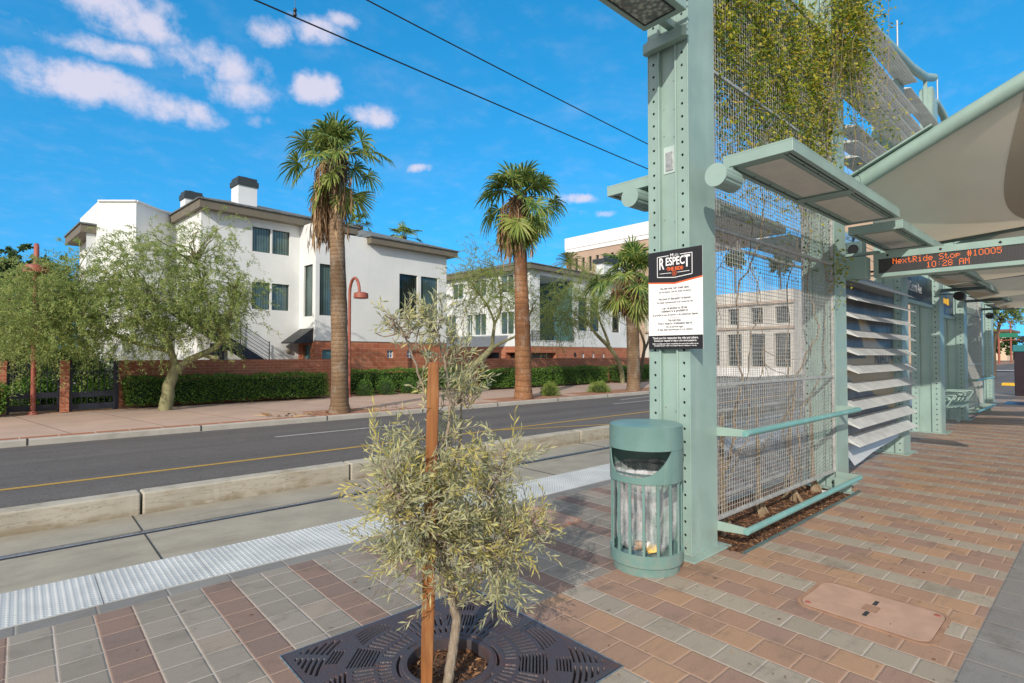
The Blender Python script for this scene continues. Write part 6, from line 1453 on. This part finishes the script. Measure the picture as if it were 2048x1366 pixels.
for pts, r0, r1 in limbs:
    p = np.array([tuple(q) for q in pts]); u = np.linspace(0, len(p) - 1, len(p) * 5); p = np.stack([np.interp(u, range(len(p)), p[:, i]) for i in range(3)], 1)
    for _ in range(3): p[1:-1] = p[:-2] * .25 + p[1:-1] * .5 + p[2:] * .25
    p[2:-1] += rng.normal(size=(len(p) - 3, 3)) * .0025; tr.tube(p, np.linspace(r0, r1, len(p)), 10); pts_all += list(p[4:])
tr.build('trunk', 'bark_gr', sp, smooth=60); pts_all = np.array(pts_all)[12:]
tw = MB(); P = []; D = []; P2 = []; D2 = []
def sprays(px, py, rx, ry, n, dep=0., rd=None, L=(.14, .30), up=.35, lv=(13, 22), yellow=.2):
    c = np.array(tuple(U(px, py, dep))); kk = .00235; right = np.array((.743, -.669, 0)); fw = np.array((.669, .743, 0))
    for k in range(n):
        v = norm(rng.normal(size=(1, 3)))[0] * rng.uniform(.2, 1.) ** .5; s = c + right * v[0] * rx * kk + np.array((0, 0, 1.)) * v[2] * ry * kk + fw * v[1] * (rd or rx * kk)
        near = pts_all[np.argmin(np.linalg.norm(pts_all - s, axis=1))]; out = norm((s - near + rng.normal(size=3) * .05)[None])[0]; Ln = rng.uniform(*L); o = s - out * Ln * .4
        d = norm((out + np.array((0, 0, up)) + rng.normal(size=3) * .35)[None])[0]; e = o + d * Ln; cv = curve(o, e, rng.normal(size=3) * .02 + (0, 0, -.015), 8)
        tw.tube(cv, np.linspace(.0022, .0010, 8), 4, cap=False)
        if rng.random() < .4: tw.tube(curve(near, o, (0, 0, -.03), 6, rng, .006), np.linspace(.0045, .0022, 6), 4, cap=False)
        nl = rng.integers(*lv); u = np.linspace(.5, 6.9, nl); i = u.astype(int); f = (u - i)[:, None]; pp = cv[i] * (1 - f) + cv[i + 1] * f; ax = norm(cv[i + 1] - cv[i]); az = np.arange(nl) * 2.4 + rng.uniform(0, 6); a1 = norm(np.cross(ax, (.3, .2, .9))); b1_ = np.cross(ax, a1)
        rad = a1 * np.cos(az)[:, None] + b1_ * np.sin(az)[:, None]; dd = ax * .95 + rad * .62 + rng.normal(size=pp.shape) * .12
        (P2 if rng.random() < yellow else P).append(pp); (D2 if P2 and P2[-1] is pp else D).append(dd)
for a in ((850, 1000, 84, 88, 92), (940, 1010, 80, 92, 86), (1010, 1040, 66, 60, 62, -.05), (795, 990, 56, 66, 50), (900, 935, 88, 55, 34), (885, 1110, 90, 68, 62, -.02), (985, 1120, 80, 55, 46, -.06), (1080, 1065, 32, 36, 13, -.1), (965, 1175, 45, 35, 16, -.12), (1005, 915, 48, 42, 22, -.05), (795, 900, 42, 48, 20, .05), (770, 1060, 30, 45, 10), (830, 1110, 58, 50, 24)): sprays(*a)
for a in ((905, 800, 36, 85, 17, .05, .07), (862, 690, 32, 52, 12, .05, .06), (915, 700, 38, 60, 14, .1, .06), (800, 652, 42, 22, 15, .06, .05), (840, 650, 30, 30, 10, .06, .05), (930, 770, 36, 46, 15, .1, .06), (880, 655, 25, 32, 10, .05, .05), (955, 780, 22, 28, 8, .1, .05), (860, 790, 20, 50, 8, .06, .05)): sprays(*a, L=(.09, .2), up=.7, lv=(10, 17), yellow=.05)
tw.build('twigs', 'bark_gr', sp)
MT['olivey'] = foliage('sapling_leaf_yellow', [(.40, .37, .12), (.54, .47, .13), (.58, .50, .18)], .6, .35)
for nm, a, b, mt in (('leaves', P, D, 'olive'), ('yellow_leaves', P2, D2, 'olivey')):
    a = np.concatenate(a); b = np.concatenate(b); leafmesh(nm, a, b, rng.uniform(.030, .060, len(a)), rng.uniform(.0058, .0098, len(a)), mt, sp, rng, .08)
m = MB()
for k in range(16): o = np.array(tuple(U(rng.uniform(700, 830), rng.uniform(1130, 1190)))); e = o + np.array((-.743, .669, 0)) * rng.uniform(.02, .12) - (0, 0, rng.uniform(.03, .12)); m.tube(curve(o, e, rng.normal(size=3) * .02, 6), .0011, 3)
m.build('dry_twigs', 'twig', sp)
sk = thing('wooden_stake', 'square brown wooden stake supporting the sapling', 'stake', (1.45, 2.2, -.05))
m = MB(); b0, t0 = Vector((1.448, 2.215, -.12)), Vector((1.478, 2.205, 1.515)); ax_ = (t0 - b0).normalized(); ux = Vector((.82, -.57, 0)); vy = ax_.cross(ux).normalized(); hw = .027
lv = [b0 + (t0 - b0) * q for q in (0, .3, .6, .9, .985, 1)]; vs = []
for i, p in enumerate(lv):
    w = hw * (1 + .04 * rng.normal()) * (.82 if i == 5 else 1)
    vs += [p + ux * a * w + vy * b * w for a, b in ((-1, -1), (1, -1), (1, 1), (-1, 1))]
m.add(vs, [(3, 2, 1, 0), (20, 21, 22, 23)] + [(4 * i + k, 4 * i + (k + 1) % 4, 4 * i + 4 + (k + 1) % 4, 4 * i + 4 + k) for i in range(5) for k in range(4)]); m.build('post', 'wood', sk, bevel=.004)
tag(MB().obox((6.66, 2.2, .02), (.05, .02, 0), (-.01, .03, 0), (0, 0, .012)).build('litter', 'signw'), 'crumpled white wrapper lying in the planter under the wire mesh', 'litter')
tag(MB().obox((1.42, 2.15, -.03), (.03, .01, 0), (-.01, .025, .01), (0, 0, .02)).build('wood_offcut', 'twig'), 'small broken wood piece at the foot of the stake', 'debris')
rng = np.random.default_rng(9); n = 70; P = np.stack([rng.uniform(5., 9., n), rng.normal(15.25, .35, n), np.full(n, ZW + .012)], 1); tag(leafmesh('fallen_fronds', P, rng.normal(size=(n, 3)) * (1, 1, .08), rng.uniform(.1, .5, n), rng.uniform(.02, .06, n), 'palmdead', None, rng), 'dry brown frond scraps scattered around the tallest palm base', 'debris', kind='stuff')
n = 260; P = np.stack([rng.uniform(.5, 12., n), rng.uniform(.2, 4.2, n), np.full(n, .006)], 1); tag(leafmesh('leaf_litter', P, rng.normal(size=(n, 3)) * (1, 1, .12), rng.uniform(.012, .035, n), rng.uniform(.004, .01, n), 'chips', None, rng), 'tiny dry leaf scraps scattered over the platform paving', 'leaf litter', kind='stuff')
